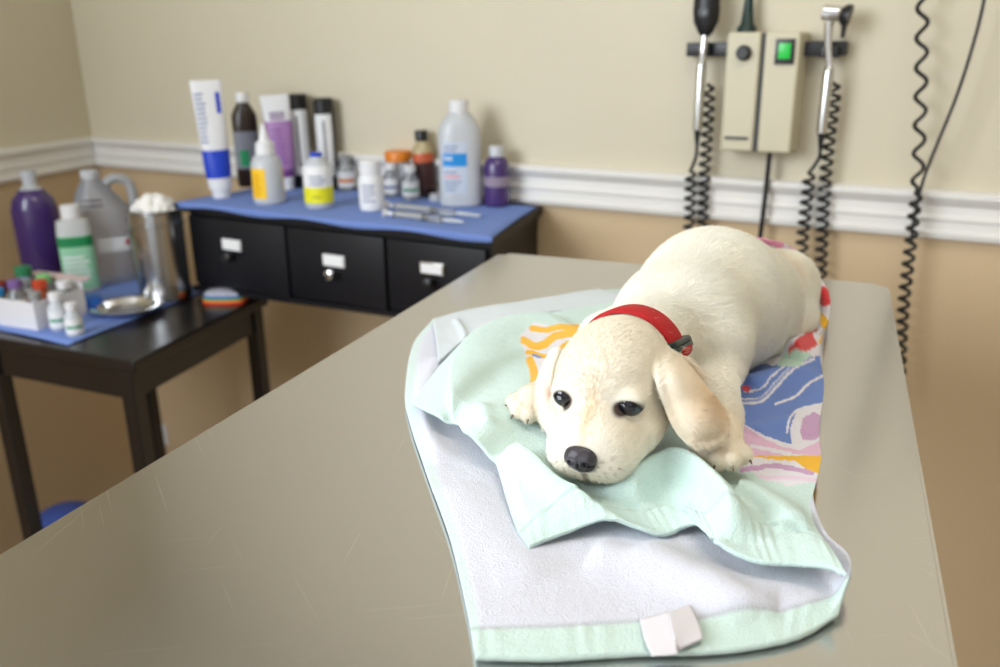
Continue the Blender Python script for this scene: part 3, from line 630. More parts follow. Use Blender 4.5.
# loose cable pair at right
p0 = onw(921, -150, .05)
cc1 = thing('coiled_cable', 'long stretched black coiled cable hanging at the right of the wall', 'cable', p0, rzw)
P = helix([onw(x, y, .05) for x, y in ((922, -150), (923, -60), (923, 0), (922, 30), (921, 90), (919, 150), (917, 190))], .0088, .0485) + helix([onw(x, y, .05) for x, y in ((917, 192), (914, 215), (911, 240), (908, 265), (904, 300), (901, 345), (899, 400))], .0085, .022)
MB().tube(wl(P, p0), .0036, 8).build('cable_coil', M_rubber, cc1)
p0 = onw(990, -60, .05)
cc2 = thing('black_cable', 'thin straight black cable slanting down to join the coiled cable', 'cable', p0, rzw)
MB().tube(wl(catmull([onw(x, y, .066) for x, y in ((992, -60), (984, 0), (973, 45), (957, 95), (938, 142), (925, 175), (918, 200), (913, 225), (911, 245))], 8), p0), .0028, 8).build('cable_strand', M_rubber, cc2)
# ================================================================== the towel under the puppy
def coons(L_, B_, R_, T_, nu, nv):
    """patch from four boundary polylines in px,py,z: T top (left to right), B bottom, L left (top to bottom), R right"""
    def res(P, n):
        A = np.array([onz(x, y, z) for x, y, z in P]); A = np.array(catmull(A, 6)); s = np.concatenate([[0], np.cumsum(np.linalg.norm(np.diff(A, axis=0), axis=1))]); t = np.linspace(0, s[-1], n + 1)
        return np.stack([np.interp(t, s, A[:, k]) for k in range(3)], 1)
    T, B, L, Rr = res(T_, nu), res(B_, nu), res(L_, nv), res(R_, nv)
    u = np.linspace(0, 1, nu + 1)[None, :, None]; v = np.linspace(0, 1, nv + 1)[:, None, None]
    P = (1 - v) * T[None] + v * B[None] + (1 - u) * L[:, None] + u * Rr[:, None] - ((1 - u) * (1 - v) * T[0] + u * (1 - v) * T[-1] + (1 - u) * v * B[0] + u * v * B[-1])
    return P
def polydist(P, line, z):
    """signed distance (in plan) from each point to a pixel polyline laid at height z; also 0..1 along it"""
    A = np.array(catmull([onz(x, y, z) for x, y in line], 6))[:, :2]; best = np.full(P.shape[:-1], 9.); sg = np.zeros(P.shape[:-1]); al = np.zeros(P.shape[:-1]); n = len(A) - 1
    for i in range(n):
        a, b = A[i], A[i + 1]; d = b - a; q = P[..., :2] - a; t = np.clip((q @ d) / (d @ d), 0, 1); e = q - t[..., None] * d; dd = np.linalg.norm(e, axis=-1)
        m = dd < best; best = np.where(m, dd, best); sg = np.where(m, np.sign(d[0] * q[..., 1] - d[1] * q[..., 0]), sg); al = np.where(m, (i + t) / n, al)
    return best, sg, al
def ridge(P, line, h, w1, w2=None, z=None, fade=.12):
    """a cloth fold: height h over the line, width w1 on its left and w2 on its right side"""
    w2 = w2 or w1; z = z or .914 + abs(h) * .85; d, s, a = polydist(P, line, z); w_ = np.where(s > 0, w1, w2)
    f = np.clip(a / fade, 0, 1) * np.clip((1 - a) / fade, 0, 1) if fade else 1
    return h * np.exp(-(d / w_) ** 2) * (f * (2 - f) if fade else 1)
def fbm(P, sc_, seed):
    rs = np.random.RandomState(seed); o = 0
    for k in range(14):
        a = rs.rand() * 6.28; f = sc_ * (.6 + 1.2 * rs.rand()); o = o + np.sin((P[..., 0] * math.cos(a) + P[..., 1] * math.sin(a)) * f + rs.rand() * 6.28)
    return o / 14
def terry(name, vcol=None, col=(.8, .8, .8), bumpd=.0022, sc_=900):
    m = bpy.data.materials.new(name); m.use_nodes = True; N = m.node_tree.nodes; L = m.node_tree.links; b = N['Principled BSDF']
    b.inputs['Roughness'].default_value = .95; b.inputs['Specular IOR Level'].default_value = .1; b.inputs['Sheen Weight'].default_value = .25; b.inputs['Sheen Roughness'].default_value = .6
    g = N.new('ShaderNodeNewGeometry'); nz = N.new('ShaderNodeTexNoise'); nz.inputs['Scale'].default_value = sc_; nz.inputs['Detail'].default_value = 2; L.new(g.outputs['Position'], nz.inputs['Vector'])
    n2 = N.new('ShaderNodeTexNoise'); n2.inputs['Scale'].default_value = 90; n2.inputs['Detail'].default_value = 3; L.new(g.outputs['Position'], n2.inputs['Vector'])
    ad = N.new('ShaderNodeMath'); ad.operation = 'ADD'; L.new(nz.outputs['Fac'], ad.inputs[0]); L.new(n2.outputs['Fac'], ad.inputs[1])
    bp = N.new('ShaderNodeBump'); bp.inputs['Strength'].default_value = .6; bp.inputs['Distance'].default_value = bumpd; L.new(ad.outputs[0], bp.inputs['Height']); L.new(bp.outputs['Normal'], b.inputs['Normal'])
    mr = N.new('ShaderNodeMapRange'); mr.inputs[1].default_value = .3; mr.inputs[2].default_value = .7; mr.inputs[3].default_value = .93; mr.inputs[4].default_value = 1.03; L.new(nz.outputs['Fac'], mr.inputs[0])
    ml = N.new('ShaderNodeMix'); ml.data_type = 'RGBA'; ml.blend_type = 'MULTIPLY'; ml.inputs[0].default_value = 1
    if vcol:
        at = N.new('ShaderNodeVertexColor'); at.layer_name = vcol; L.new(at.outputs['Color'], ml.inputs[6])
    else: ml.inputs[6].default_value = (*col, 1)
    L.new(mr.outputs[0], ml.inputs[7]); L.new(ml.outputs[2], b.inputs['Base Color']); return m
def setcol(o, C):
    a = o.data.color_attributes.new('tint', 'FLOAT_COLOR', 'POINT'); a.data.foreach_set('color', np.concatenate([C, np.ones((len(C), 1))], 1).astype(np.float32).ravel())
def sheet(name, P, m, parent, thick=.0028, C=None):
    nv, nu = P.shape[0] - 1, P.shape[1] - 1; V = P.reshape(-1, 3) - TWB
    i = np.arange(nv)[:, None] * (nu + 1) + np.arange(nu)[None]; F = np.stack([i, i + 1, i + nu + 2, i + nu + 1], -1).reshape(-1, 4)
    me = bpy.data.meshes.new(name); me.from_pydata(V.tolist(), [], F.tolist()); me.materials.append(m)
    me.polygons.foreach_set('use_smooth', [True] * len(me.polygons)); me.update(); o = link(bpy.data.objects.new(name, me), parent)
    if me.polygons[0].normal.z < 0: me.flip_normals()
    if C is not None: setcol(o, C.reshape(-1, 3))
    md = o.modifiers.new('thick', 'SOLIDIFY'); md.thickness = thick; md.offset = -1; return o
TWB = np.array([.12, .62, TZ])
tw = thing('towel', 'mint and white printed terry towel, folded and crumpled under the puppy', 'towel', TWB)
C_mint = np.array(s2l(207, 230, 224)); C_white = np.array(s2l(216, 217, 229)); C_mint2 = np.array(s2l(205, 226, 218))
M_terry = terry('printed_terry', 'tint'); M_hem = terry('hem_cotton', 'tint', bumpd=.0005, sc_=1400)
def px_grid(P):
    v = P - H0; z = v @ _fw; return np.stack([500 + FPX * (v @ _rt) / z, 333.5 - FPX * (v @ _up) / z], -1)
def inpoly(G, poly):
    x, y = G[..., 0], G[..., 1]; c = np.zeros(x.shape, bool); n = len(poly)
    for i in range(n):
        (x1, y1), (x2, y2) = poly[i], poly[(i + 1) % n]
        if y1 == y2: continue
        c ^= ((y1 > y) != (y2 > y)) & (x < (x2 - x1) * (y - y1) / (y2 - y1) + x1)
    return c
def sstep(a, b, x): t = np.clip((x - a) / (b - a), 0, 1); return t * t * (3 - 2 * t)
# --- bottom layer: white reverse side with a mint hem
z1 = .9045
left = [(433, 319), (413, 345), (405, 392), (410, 425), (428, 478), (450, 540), (466, 608), (475, 657)]
bott = [(475, 657), (520, 658), (560, 658), (640, 653), (700, 652), (752, 647), (800, 636), (838, 616)]
rigt = [(829, 300), (822, 360), (820, 440), (812, 505), (822, 548), (845, 572), (848, 592), (838, 616)]
topp = [(433, 319), (475, 308), (545, 298), (600, 290), (700, 286), (760, 288), (829, 300)]
zz = lambda P, z: [(x, y, z) for x, y in P]
P = coons(zz(left, z1), zz(bott, z1), zz(rigt, z1), zz(topp, z1), 200, 240)
nv, nu = P.shape[0] - 1, P.shape[1] - 1; U = np.linspace(0, 1, nu + 1)[None]; Vv = np.linspace(0, 1, nv + 1)[:, None]
h = .0016 * fbm(P, 55, 3) + .0018
h = h + ridge(P, [(590, 535), (640, 545), (700, 572), (760, 600)], .006, .014, .020) + ridge(P, [(640, 530), (690, 552), (735, 580), (780, 592)], .006, .014, .018)
h = h + ridge(P, [(455, 470), (490, 520), (540, 570)], .003, .02, .02) + ridge(P, [(700, 560), (780, 580), (838, 600)], .003, .016, .012, fade=.3)
h = h + ridge(P, [(440, 345), (425, 380), (424, 415), (445, 450)], .005, .012, .012)
hem = sstep(.960, .968, Vv) * np.ones_like(U)
h = h + hem * (.0012 * (.5 + .5 * np.sin(U * 95 + 2 * np.sin(U * 23))) * (.4 + .6 * np.sin(U * 13 + 1) ** 2)) - .0012 * np.exp(-((Vv - .962) / .002) ** 2) * np.ones_like(U)
edge = np.minimum(np.minimum(U, 1 - U) * 30, np.minimum(Vv * 20, (1 - Vv) * 20)); edge = np.clip(edge, 0, 1)
h = h * (.15 + .85 * edge)
P = P.copy(); P[..., 2] += h + .014 * sstep(.72, .88, Vv) * (1 - sstep(.96, 1, Vv)) * np.exp(-((1 - U) / .035) ** 2)
lhem = 1 - sstep(.018, .028, U) * np.ones_like(Vv)
mk = np.clip(hem + .75 * lhem + (1 - sstep(.02, .03, Vv)) * np.ones_like(U), 0, 1)[..., None]
C = C_white * (1 - mk) + C_mint2 * mk
C = C * (1 - .25 * (np.exp(-((Vv - .962) / .0022) ** 2) * np.ones_like(U))[..., None])
sheet('white_layer', P, M_terry, tw, .0030, C)
# pale corner flap at the top left, with the rolled mint edge above it
P = coons([(433, 319, .913), (436, 340, .913), (438, 362, .914)], [(438, 362, .914), (470, 335, .916), (505, 318, .918), (560, 310, .918), (640, 306, .918)],
          [(600, 288, .913), (625, 296, .915), (640, 306, .918)], [(433, 319, .913), (470, 309, .913), (540, 298, .913), (600, 288, .913)], 90, 24)
P[..., 2] += .002 * fbm(P, 80, 12) + ridge(P, [(455, 315), (463, 330), (468, 345)], .003, .004)
sheet('corner_flap', P, M_terry, tw, .0030, np.broadcast_to(C_mint * .35 + C_white * .65, P.shape))
# --- upper layer: mint face with the print, carrying the puppy
z2 = .914
left = [(411, 403, .913), (426, 410, .924), (441, 417, .926), (456, 428, .919), (474, 438, .929), (494, 462, .917), (506, 500, .912), (516, 528, .911), (529, 546, .911)]
bott = [(529, 546, .911), (548, 538, .9125), (580, 530, .914), (604, 525, .917), (632, 529, .915), (664, 534, .912), (690, 524, .915), (706, 534, .922), (724, 546, .924), (757, 560, .922), (796, 563, .923), (828, 566, .9265), (846, 574, .9275)]
rigt = [(829, 292, .914), (830, 318, .916), (820, 350, .914), (824, 385, .915), (819, 430, .915), (821, 460, .916), (812, 500, .914), (814, 524, .917), (832, 550, .925), (846, 574, .9275)]
topp = [(411, 403, .912), (424, 386, .915), (445, 360, .920), (470, 336, .923), (500, 321, .924), (540, 315, .922), (600, 304, .918), (680, 292, .915), (760, 288, .914), (829, 292, .914)]
P = coons(left, bott, rigt, topp, 460, 400)
nv, nu = P.shape[0] - 1, P.shape[1] - 1; U = np.linspace(0, 1, nu + 1)[None]; Vv = np.linspace(0, 1, nv + 1)[:, None]; one = np.ones((nv + 1, nu + 1))
h = .0016 * fbm(P, 60, 9) + .001
h = h + ridge(P, [(457, 430), (452, 404), (454, 375), (468, 348), (498, 329), (560, 319)], .011, .0035, .045, fade=.06)           # long fold on the left
h = h + ridge(P, [(452, 432), (478, 428), (490, 440)], .005, .008, .006)
h = h + ridge(P, [(505, 440), (532, 458), (560, 482), (600, 503), (648, 516), (690, 522)], .018, .008, .017)  # fold in front of the muzzle
h = h + ridge(P, [(500, 470), (520, 500), (548, 518), (590, 520)], .004, .012, .010)
h = h + ridge(P, [(630, 476), (640, 463), (662, 453), (688, 458), (712, 478), (727, 500), (736, 524)], .026, .016, .0085)   # tall fold by the paw
h = h + ridge(P, [(735, 482), (752, 486), (774, 503), (794, 528)], .012, .018, .011)
h = h + ridge(P, [(745, 380), (775, 372), (815, 366)], .009, .010, .016) + ridge(P, [(750, 430), (785, 420), (815, 432)], .006, .012, .012)
h = h + ridge(P, [(790, 345), (812, 330), (826, 308)], .020, .014, .014, fade=.05)
h = h - ridge(P, [(625, 500), (655, 490), (690, 505)], .004, .010, .008)
hem = sstep(.93, .94, Vv) * one; lh = (1 - sstep(.02, .028, U)) * sstep(.25, .35, Vv)
h = h + np.maximum(hem, lh * .6) * .0012 * (.5 + .5 * np.sin(U * 170 + 3 * np.sin(U * 31) + Vv * 60)) * (.3 + .7 * np.sin(U * 17) ** 2) - .0014 * np.exp(-((Vv - .936) / .003) ** 2) * one
edge = np.clip(np.minimum(np.minimum(U * 22, (1 - U) * 22), np.minimum(Vv * 16, (1 - Vv) * 14)), 0, 1); h = h * (.25 + .75 * edge)
P = P.copy(); P[..., 2] += h
G = px_grid(P); G[..., 0] += 1.2 * fbm(P, 500, 5); G[..., 1] += 1.2 * fbm(P, 480, 6)
C = np.broadcast_to(C_mint, P.shape).copy()
C *= (1 - .28 * (np.exp(-((Vv - .936) / .0022) ** 2) * one) * (.6 + .4 * np.sin(U * 900)))[..., None]
def paint(poly, c):
    C[inpoly(G, poly)] = s2l(*c)
def stroke(line, w_, c):
    A = np.array(catmull([np.array([*p, 0.]) for p in line], 8))[:, :2]; best = np.full(G.shape[:2], 99.)
    for a, b in zip(A[:-1], A[1:]):
        d = b - a; q = G - a; t = np.clip((q @ d) / (d @ d + 1e-9), 0, 1); best = np.minimum(best, np.linalg.norm(q - t[..., None] * d, axis=-1))
    C[best < w_ / 2] = s2l(*c)
W_ = (234, 230, 238); BL = (104, 134, 204); PK = (232, 190, 218); YE = (250, 190, 24); RD = (226, 60, 66); MV = (206, 164, 204)
paint([(742, 365), (850, 365), (850, 478), (815, 481), (790, 486), (765, 480), (748, 470), (730, 440)], W_)
paint([(720, 350), (760, 360), (800, 350), (850, 345), (850, 480), (818, 484), (790, 476), (760, 474), (740, 470), (720, 440)], W_)
paint([(720, 345), (772, 366), (800, 358), (850, 352), (850, 410), (824, 402), (798, 408), (790, 428), (792, 445), (765, 436), (744, 424), (733, 410), (720, 400)], BL)
for ln_, wd in (([(738, 401), (760, 400), (775, 386), (792, 368), (812, 358)], 6), ([(776, 404), (796, 396), (808, 384), (826, 374)], 2.4), ([(745, 392), (762, 388), (772, 376), (790, 362)], 2), ([(744, 380), (752, 366), (766, 362)], 3), ([(787, 432), (790, 418), (800, 409), (822, 404)], 2.4), ([(745, 430), (762, 438), (794, 446)], 1.5)): stroke(ln_, wd, W_)
stroke([(738, 401), (760, 399), (775, 385), (792, 367), (812, 357)], 2.6, (150, 164, 214))
paint([(800, 432), (803, 418), (814, 412), (824, 416), (826, 432), (815, 440), (803, 440)], MV)
paint([(742, 424), (760, 436), (780, 446), (800, 450), (822, 440), (840, 445), (830, 457), (790, 453), (770, 458), (748, 456), (740, 440)], PK)
stroke([(752, 446), (772, 450), (790, 454)], 4, W_); stroke([(742, 470), (775, 466), (812, 473)], 5, MV); stroke([(760, 477), (800, 478), (822, 482)], 4, (236, 214, 232))
paint([(752, 456), (790, 456), (824, 455), (824, 474), (808, 470), (795, 461), (770, 459)], YE)
stroke([(745, 388), (747, 389)], 6, RD)
# print around the hind leg
paint([(775, 355), (782, 340), (790, 325), (800, 300), (805, 285), (850, 280), (850, 348), (808, 355), (795, 362)], W_)
paint([(786, 350), (800, 336), (812, 332), (818, 345), (806, 352)], RD); stroke([(806, 322), (814, 316)], 8, (216, 120, 190)); stroke([(818, 290), (824, 302)], 10, RD)
stroke([(812, 308), (822, 316), (829, 330), (822, 342)], 7, YE); stroke([(806, 332), (822, 328)], 4, RD); stroke([(814, 320), (818, 317)], 4, BL)
paint([(776, 366), (786, 352), (800, 350), (812, 354), (800, 366)], (196, 224, 206))
# yellow motif at the left of the head
paint([(520, 336), (534, 322), (560, 328), (588, 330), (588, 352), (556, 368), (532, 384), (527, 362)], W_)
stroke([(524, 340), (534, 346), (545, 344), (556, 336), (580, 332)], 8, YE); stroke([(532, 328), (545, 330), (560, 327), (585, 328)], 6, YE); stroke([(530, 360), (534, 372), (534, 384)], 8, YE)
stroke([(528, 352), (548, 356), (566, 344), (584, 338)], 5, YE); stroke([(533, 355), (540, 357)], 2.5, (120, 140, 190))
sheet('mint_layer', P, M_terry, tw, .0030, C)
# cloth bunched up behind the hind quarters
P = coons([(742, 236, 1.028), (742, 262, .99), (744, 290, .92)], [(744, 290, .92), (775, 292, .915), (800, 298, .912), (815, 318, .912), (812, 345, .914)],
          [(826, 292, .955), (830, 318, .935), (812, 345, .914)], [(742, 236, 1.028), (762, 238, 1.022), (785, 244, 1.008), (808, 262, .985), (826, 292, .955)], 90, 50)
P[..., 2] += .002 * fbm(P, 120, 31)
G = px_grid(P); C = np.broadcast_to(np.array(s2l(*W_)), P.shape).copy()
for ln_, wd, c_ in (([(742, 238), (760, 239), (778, 244)], 7, (240, 150, 196)), ([(788, 246), (800, 256)], 6, PK), ([(822, 292), (827, 304)], 7, RD), ([(808, 306), (822, 318), (828, 332), (816, 344)], 8, YE), ([(802, 318), (816, 330)], 8, (216, 120, 190)), ([(800, 270), (815, 280)], 5, BL)): stroke(ln_, wd, c_)
sheet('bunched_cloth', P, M_terry, tw, .0035, C)
# folded ribbon tag on the front hem
for k, (a, b, c_, d) in enumerate((((640, 619), (668, 611), (678, 654), (652, 656)), ((668, 612), (690, 604), (703, 638), (679, 650)))):
    z0, z1_, z2_ = ((.9085, .9120, .9085), (.9125, .9100, .9085))[k]
    P = coons([(*a, z0), ((a[0] + d[0]) / 2 - 2, (a[1] + d[1]) / 2, z0 + .0006), (*d, z2_)], [(*d, z2_), (*c_, z2_ + .001)], [(*b, z1_), ((b[0] + c_[0]) / 2 + 2, (b[1] + c_[1]) / 2, z1_), (*c_, z2_ + .001)], [(*a, z0), (*b, z1_)], 12, 16)
    if k == 0: tagm = sheet('care_tag', P, mat('satin_ribbon', s2l(216, 212, 218), .45), tw, .0005)
    else: sheet('tag_fold', P, mat('satin_ribbon', s2l(216, 212, 218), .45), tagm, .0005)

# ================================================================== the puppy
HC = np.array([.0868, .6072, .9792]); yaw, pit, rol, HS = -.42, .20, -.03, 1.06
_pl = np.array([math.sin(yaw), -math.cos(yaw), 0]); _s0 = np.array([math.cos(yaw), math.sin(yaw), 0])
HF = _pl * math.cos(pit) + np.array([0, 0, -math.sin(pit)]); _hu = np.cross(HF, _s0)
HSd = _s0 * math.cos(rol) - _hu * math.sin(rol); HU = _hu * math.cos(rol) + _s0 * math.sin(rol)
HM = np.stack([HSd, HF, HU], 1)            # columns: side, forward, up
def hd(s, f, u): return HC + HM @ (np.array([s, f, u]) * HS / 1000)
prims = []                                 # (kind, data, k, centre, reach)
def E_(c, r, k=.012, M=None, sub=False):
    c = np.asarray(c, float); r = np.asarray(r, float) * np.ones(3)
    prims.append(('e', (c, r, np.eye(3) if M is None else M), k, c - r.max(), c + r.max(), sub))
def HE(c, r, k=.010, sub=False): E_(hd(*c), np.array(r) * HS / 1000, k, HM, sub)
def K_(a, b, ra, rb, k=.014):
    a = np.asarray(a, float); b = np.asarray(b, float); m = max(ra, rb)
    prims.append(('c', (a, b, ra, rb), k, np.minimum(a, b) - m, np.maximum(a, b) + m, False))
def S_(rows, rad, k=.004):                 # a bent flap from a grid of control points
    rows = [np.array(catmull(r, 8)) for r in rows]; A = np.stack(rows); cols = [np.array(catmull(list(A[:, j]), 9)) for j in range(A.shape[1])]
    pts = np.stack(cols, 1); prims.append(('s', (pts.reshape(-1, 3), rad), k, pts.reshape(-1, 3).min(0) - rad, pts.reshape(-1, 3).max(0) + rad, False))
def pd(kind, d, X):
    if kind == 'e':
        c, r, M = d; q = (X - c) @ M; k0 = np.linalg.norm(q / r, axis=-1); k1 = np.linalg.norm(q / (r * r), axis=-1) + 1e-9; return k0 * (k0 - 1) / k1
    if kind == 'c':
        a, b, ra, rb = d; ab = b - a; t = np.clip((X - a) @ ab / (ab @ ab), 0, 1); return np.linalg.norm(X - a - t[..., None] * ab, axis=-1) - (ra + (rb - ra) * t)
    P_, rad = d; out = np.empty(X.shape[:-1], np.float32).ravel(); Xf = X.reshape(-1, 3)
    from mathutils.kdtree import KDTree
    kt = KDTree(len(P_)); [kt.insert(p, i) for i, p in enumerate(P_)]; kt.balance()
    for i, x in enumerate(Xf): out[i] = kt.find(x)[2]
    return out.reshape(X.shape[:-1]) - rad
def smin(a, b, k):
    h = np.clip(.5 + .5 * (b - a) / k, 0, 1); return b * (1 - h) + a * h - k * h * (1 - h)
def evald(X, plist):
    d = np.full(X.shape[:-1], .2)
    for kind, dat, k, lo, hi, sub in plist:
        q = pd(kind, dat, X); d = -smin(-d, q, k) if sub else smin(d, q, k)
    return d
# --- trunk
chest = ony(680, 328, .75); mid = ony(711, 303, .825); rump = ony(742, 303, .875)
E_(mid, (.065, .070, .064), .03); E_(chest, (.052, .058, .055), .04); E_(rump, (.055, .056, .058), .03)
K_(chest + [0, .01, .0], mid, .053, .066, .03); K_(mid, rump, .061, .054, .03)
K_(hd(0, -26, -4), chest + np.array([-.008, 0, .002]), .037, .044, .020)
# shoulders
K_(ony(698, 322, .745), ony(712, 350, .715), .040, .030, .022)
# hind leg folded at the near side and its foot tucked under
K_(ony(752, 284, .925), ony(783, 285, .925), .044, .036, .004); K_(ony(783, 285, .925), ony(793, 316, .895), .036, .026, .010); K_(ony(790, 322, .885), ony(772, 340, .84), .022, .017, .006)
# right foreleg and paw
el = ony(713, 366, .71); wr = ony(719, 415, .635); pw = ony(723, 443, .583)
K_(ony(712, 345, .72), el, .030, .0235, .016); K_(el, wr, .0225, .0165, .010); K_(wr, pw, .0165, .0150, .008)
for (x, y, Y) in ((707, 454, .573), (717, 459, .565), (730, 459, .564), (741, 454, .571)): K_(pw, ony(x, y, Y), .011, .0082, .0016)
# left foreleg and paw
pl_ = ony(532, 402, .664); wl_ = ony(560, 392, .685)
K_(ony(610, 345, .72), ony(590, 372, .70), .030, .023, .014); K_(ony(590, 372, .70), wl_, .021, .017, .010); K_(wl_, pl_, .017, .0150, .008)
for (x, y, Y) in ((515, 402, .660), (519, 410, .652), (529, 414, .647), (541, 413, .648)): K_(pl_, ony(x, y, Y), .011, .0076, .0016)
# --- head
HE((0, -4, 4), (39.5, 46, 38)); HE((0, 16, 11), (33, 29, 26), .012)
for s in (-1, 1):
    HE((s * 23.5, 14, -18), (20, 31, 22), .012); HE((s * 17.5, 34, -24), (17, 24, 15), .012); HE((s * 13.5, 53, -24), (18, 22, 18), .008)
    HE((s * 21, 31, 9), (13, 8, 7), .008)
HE((0, 44, -9), (17, 32, 14), .012); HE((0, 50, -15), (27, 27, 20), .010); HE((0, 42, -34), (20, 28, 9), .010); HE((0, 70, -17), (12, 8, 11), .005)
# eyes: where the head surface lies at each eye
base_head = [p for p in prims]
EYES = []
for s in (-1, 1):
    f = np.linspace(20, 60, 161); X = np.stack([hd(s * 22.5, q, 7.5) for q in f]); d = evald(X, base_head); q = f[np.argmax(d > 0)]
    e = 1e-4; p = hd(s * 22.5, q, 7.5); g = np.array([evald(p + e * np.eye(3)[i], base_head) - evald(p - e * np.eye(3)[i], base_head) for i in range(3)]); g /= np.linalg.norm(g); EYES.append((s, q, p, g))
for s, q, p, g in EYES:
    HE((s * 22.5, q - 3.5, 9), (11, 6, 8.5), .004)
    HE((s * 23, q + 3, 6.5), (5.3 if s < 0 else 6.5, 8, 4.9 if s < 0 else 3.5), .0014, True)
K0 = hd(0, 78, -22); prims.append(('c', (hd(0, 80, -20), hd(0, 76, -34), .0006, .0010), .003, hd(-5, 60, -40), hd(5, 90, -15), True))
# --- ears
def er(rows): return [[ony(*c) for c in r] for r in rows]
S_(er([[(655, 352, .604), (665, 349, .612), (678, 355, .618), (688, 367, .620)],
       [(659, 376, .570), (672, 374, .568), (690, 378, .577), (704, 388, .594)],
       [(667, 402, .566), (682, 402, .559), (701, 402, .564), (718, 408, .580)],
       [(677, 426, .564), (691, 426, .554), (708, 424, .555), (725, 423, .568)],
       [(690, 440, .562), (701, 442, .559), (714, 440, .560), (724, 433, .563)]]), .0030, .0018)
S_(er([[(558, 350, .628), (553, 351, .636), (548, 360, .646)],
       [(552, 370, .620), (545, 373, .632), (539, 381, .644)],
       [(551, 394, .618), (542, 398, .630), (537, 402, .642)],
       [(552, 414, .616), (547, 420, .624), (543, 421, .632)],
       [(553, 428, .614), (551, 433, .618), (549, 431, .622)]]), .0026, .0015)
_rim = [ony(*c) for c in ((655, 356, .592), (659, 378, .567), (667, 403, .563), (677, 426, .560), (690, 441, .558), (703, 443, .556), (716, 440, .557), (726, 430, .562))]
_rim = catmull(_rim, 3)
for a_, b_ in zip(_rim[:-1], _rim[1:]): K_(a_, b_, .0029, .0029, .002)
# --- polygonise
def polygonise(prims, lo, hi, h):
    n = np.ceil((hi - lo) / h).astype(int) + 1; D = np.full(n, .2, np.float32)
    ax = [lo[i] + h * np.arange(n[i]) for i in range(3)]
    for kind, dat, k, a, b, sub in prims:
        m = k + 2.5 * h; i0 = np.maximum(((a - m - lo) / h).astype(int), 0); i1 = np.minimum(((b + m - lo) / h).astype(int) + 2, n)
        if (i1 <= i0).any(): continue
        sl = tuple(slice(i0[j], i1[j]) for j in range(3)); X = np.stack(np.meshgrid(*[ax[j][sl[j]] for j in range(3)], indexing='ij'), -1)
        q = pd(kind, dat, X); D[sl] = -smin(-D[sl], q, k) if sub else smin(D[sl], q, k)
    s = D < 0; c = [s[x:n[0] - 1 + x, y:n[1] - 1 + y, z:n[2] - 1 + z] for x in (0, 1) for y in (0, 1) for z in (0, 1)]
    cnt = sum(k.astype(np.int8) for k in c); act = (cnt > 0) & (cnt < 8); idx = np.full(act.shape, -1, np.int64); I = np.argwhere(act); idx[act] = np.arange(len(I))
    acc = np.zeros((len(I), 3)); num = np.zeros(len(I)); corners = [(x, y, z) for x in (0, 1) for y in (0, 1) for z in (0, 1)]
    for a in corners:
        for j in range(3):
            if a[j] == 0:
                b = list(a); b[j] = 1
                da = D[I[:, 0] + a[0], I[:, 1] + a[1], I[:, 2] + a[2]]; db = D[I[:, 0] + b[0], I[:, 1] + b[1], I[:, 2] + b[2]]
                m = (da < 0) != (db < 0); t = np.where(m, da / np.where(m, da - db, 1), 0); p = np.tile(np.array(a, float), (len(I), 1)); p[:, j] += t; acc += p * m[:, None]; num += m
    V = lo + h * (I + acc / num[:, None]); F = []
    for j in range(3):
        o = [k for k in range(3) if k != j]; s0 = s.take(range(n[j] - 1), j); s1 = s.take(range(1, n[j]), j)
        for sign in (0, 1):
            e = np.argwhere((s0 & ~s1) if sign else (~s0 & s1)); e = e[(e[:, o[0]] > 0) & (e[:, o[1]] > 0) & (e[:, o[0]] < n[o[0]] - 1) & (e[:, o[1]] < n[o[1]] - 1)]
            Q = []
            for d0, d1 in ((1, 1), (0, 1), (0, 0), (1, 0)):
                f = e.copy(); f[:, o[0]] -= d0; f[:, o[1]] -= d1; Q.append(idx[f[:, 0], f[:, 1], f[:, 2]])
            Q = np.stack(Q, 1); Q = Q[(Q >= 0).all(1)]; fl_ = (sign == 1) ^ (j == 1); F.append(Q if fl_ else Q[:, ::-1])
    return V, np.concatenate(F)
lo = np.min([p[3] for p in prims], 0) - .006; hi = np.max([p[4] for p in prims], 0) + .006; lo[2] = max(lo[2], .9055)
VX = .0015
V, F = polygonise(prims, lo, hi, VX)
PUP = np.array([.19, .76, .912])
me = bpy.data.meshes.new('puppy_body'); me.from_pydata((V - PUP).tolist(), [], F.tolist()); me.update()
bm = bmesh.new(); bm.from_mesh(me); bmesh.ops.recalc_face_normals(bm, faces=bm.faces)
for _ in range(2): bmesh.ops.smooth_vert(bm, verts=bm.verts, factor=.5, use_axis_x=True, use_axis_y=True, use_axis_z=True)
bm.to_mesh(me); bm.free(); me.polygons.foreach_set('use_smooth', [True] * len(me.polygons))
V = np.empty(len(me.vertices) * 3); me.vertices.foreach_get('co', V); V = V.reshape(-1, 3) + PUP
Nn = np.empty(len(me.vertices) * 3); me.vertex_normals.foreach_get('vector', Nn); Nn = Nn.reshape(-1, 3)
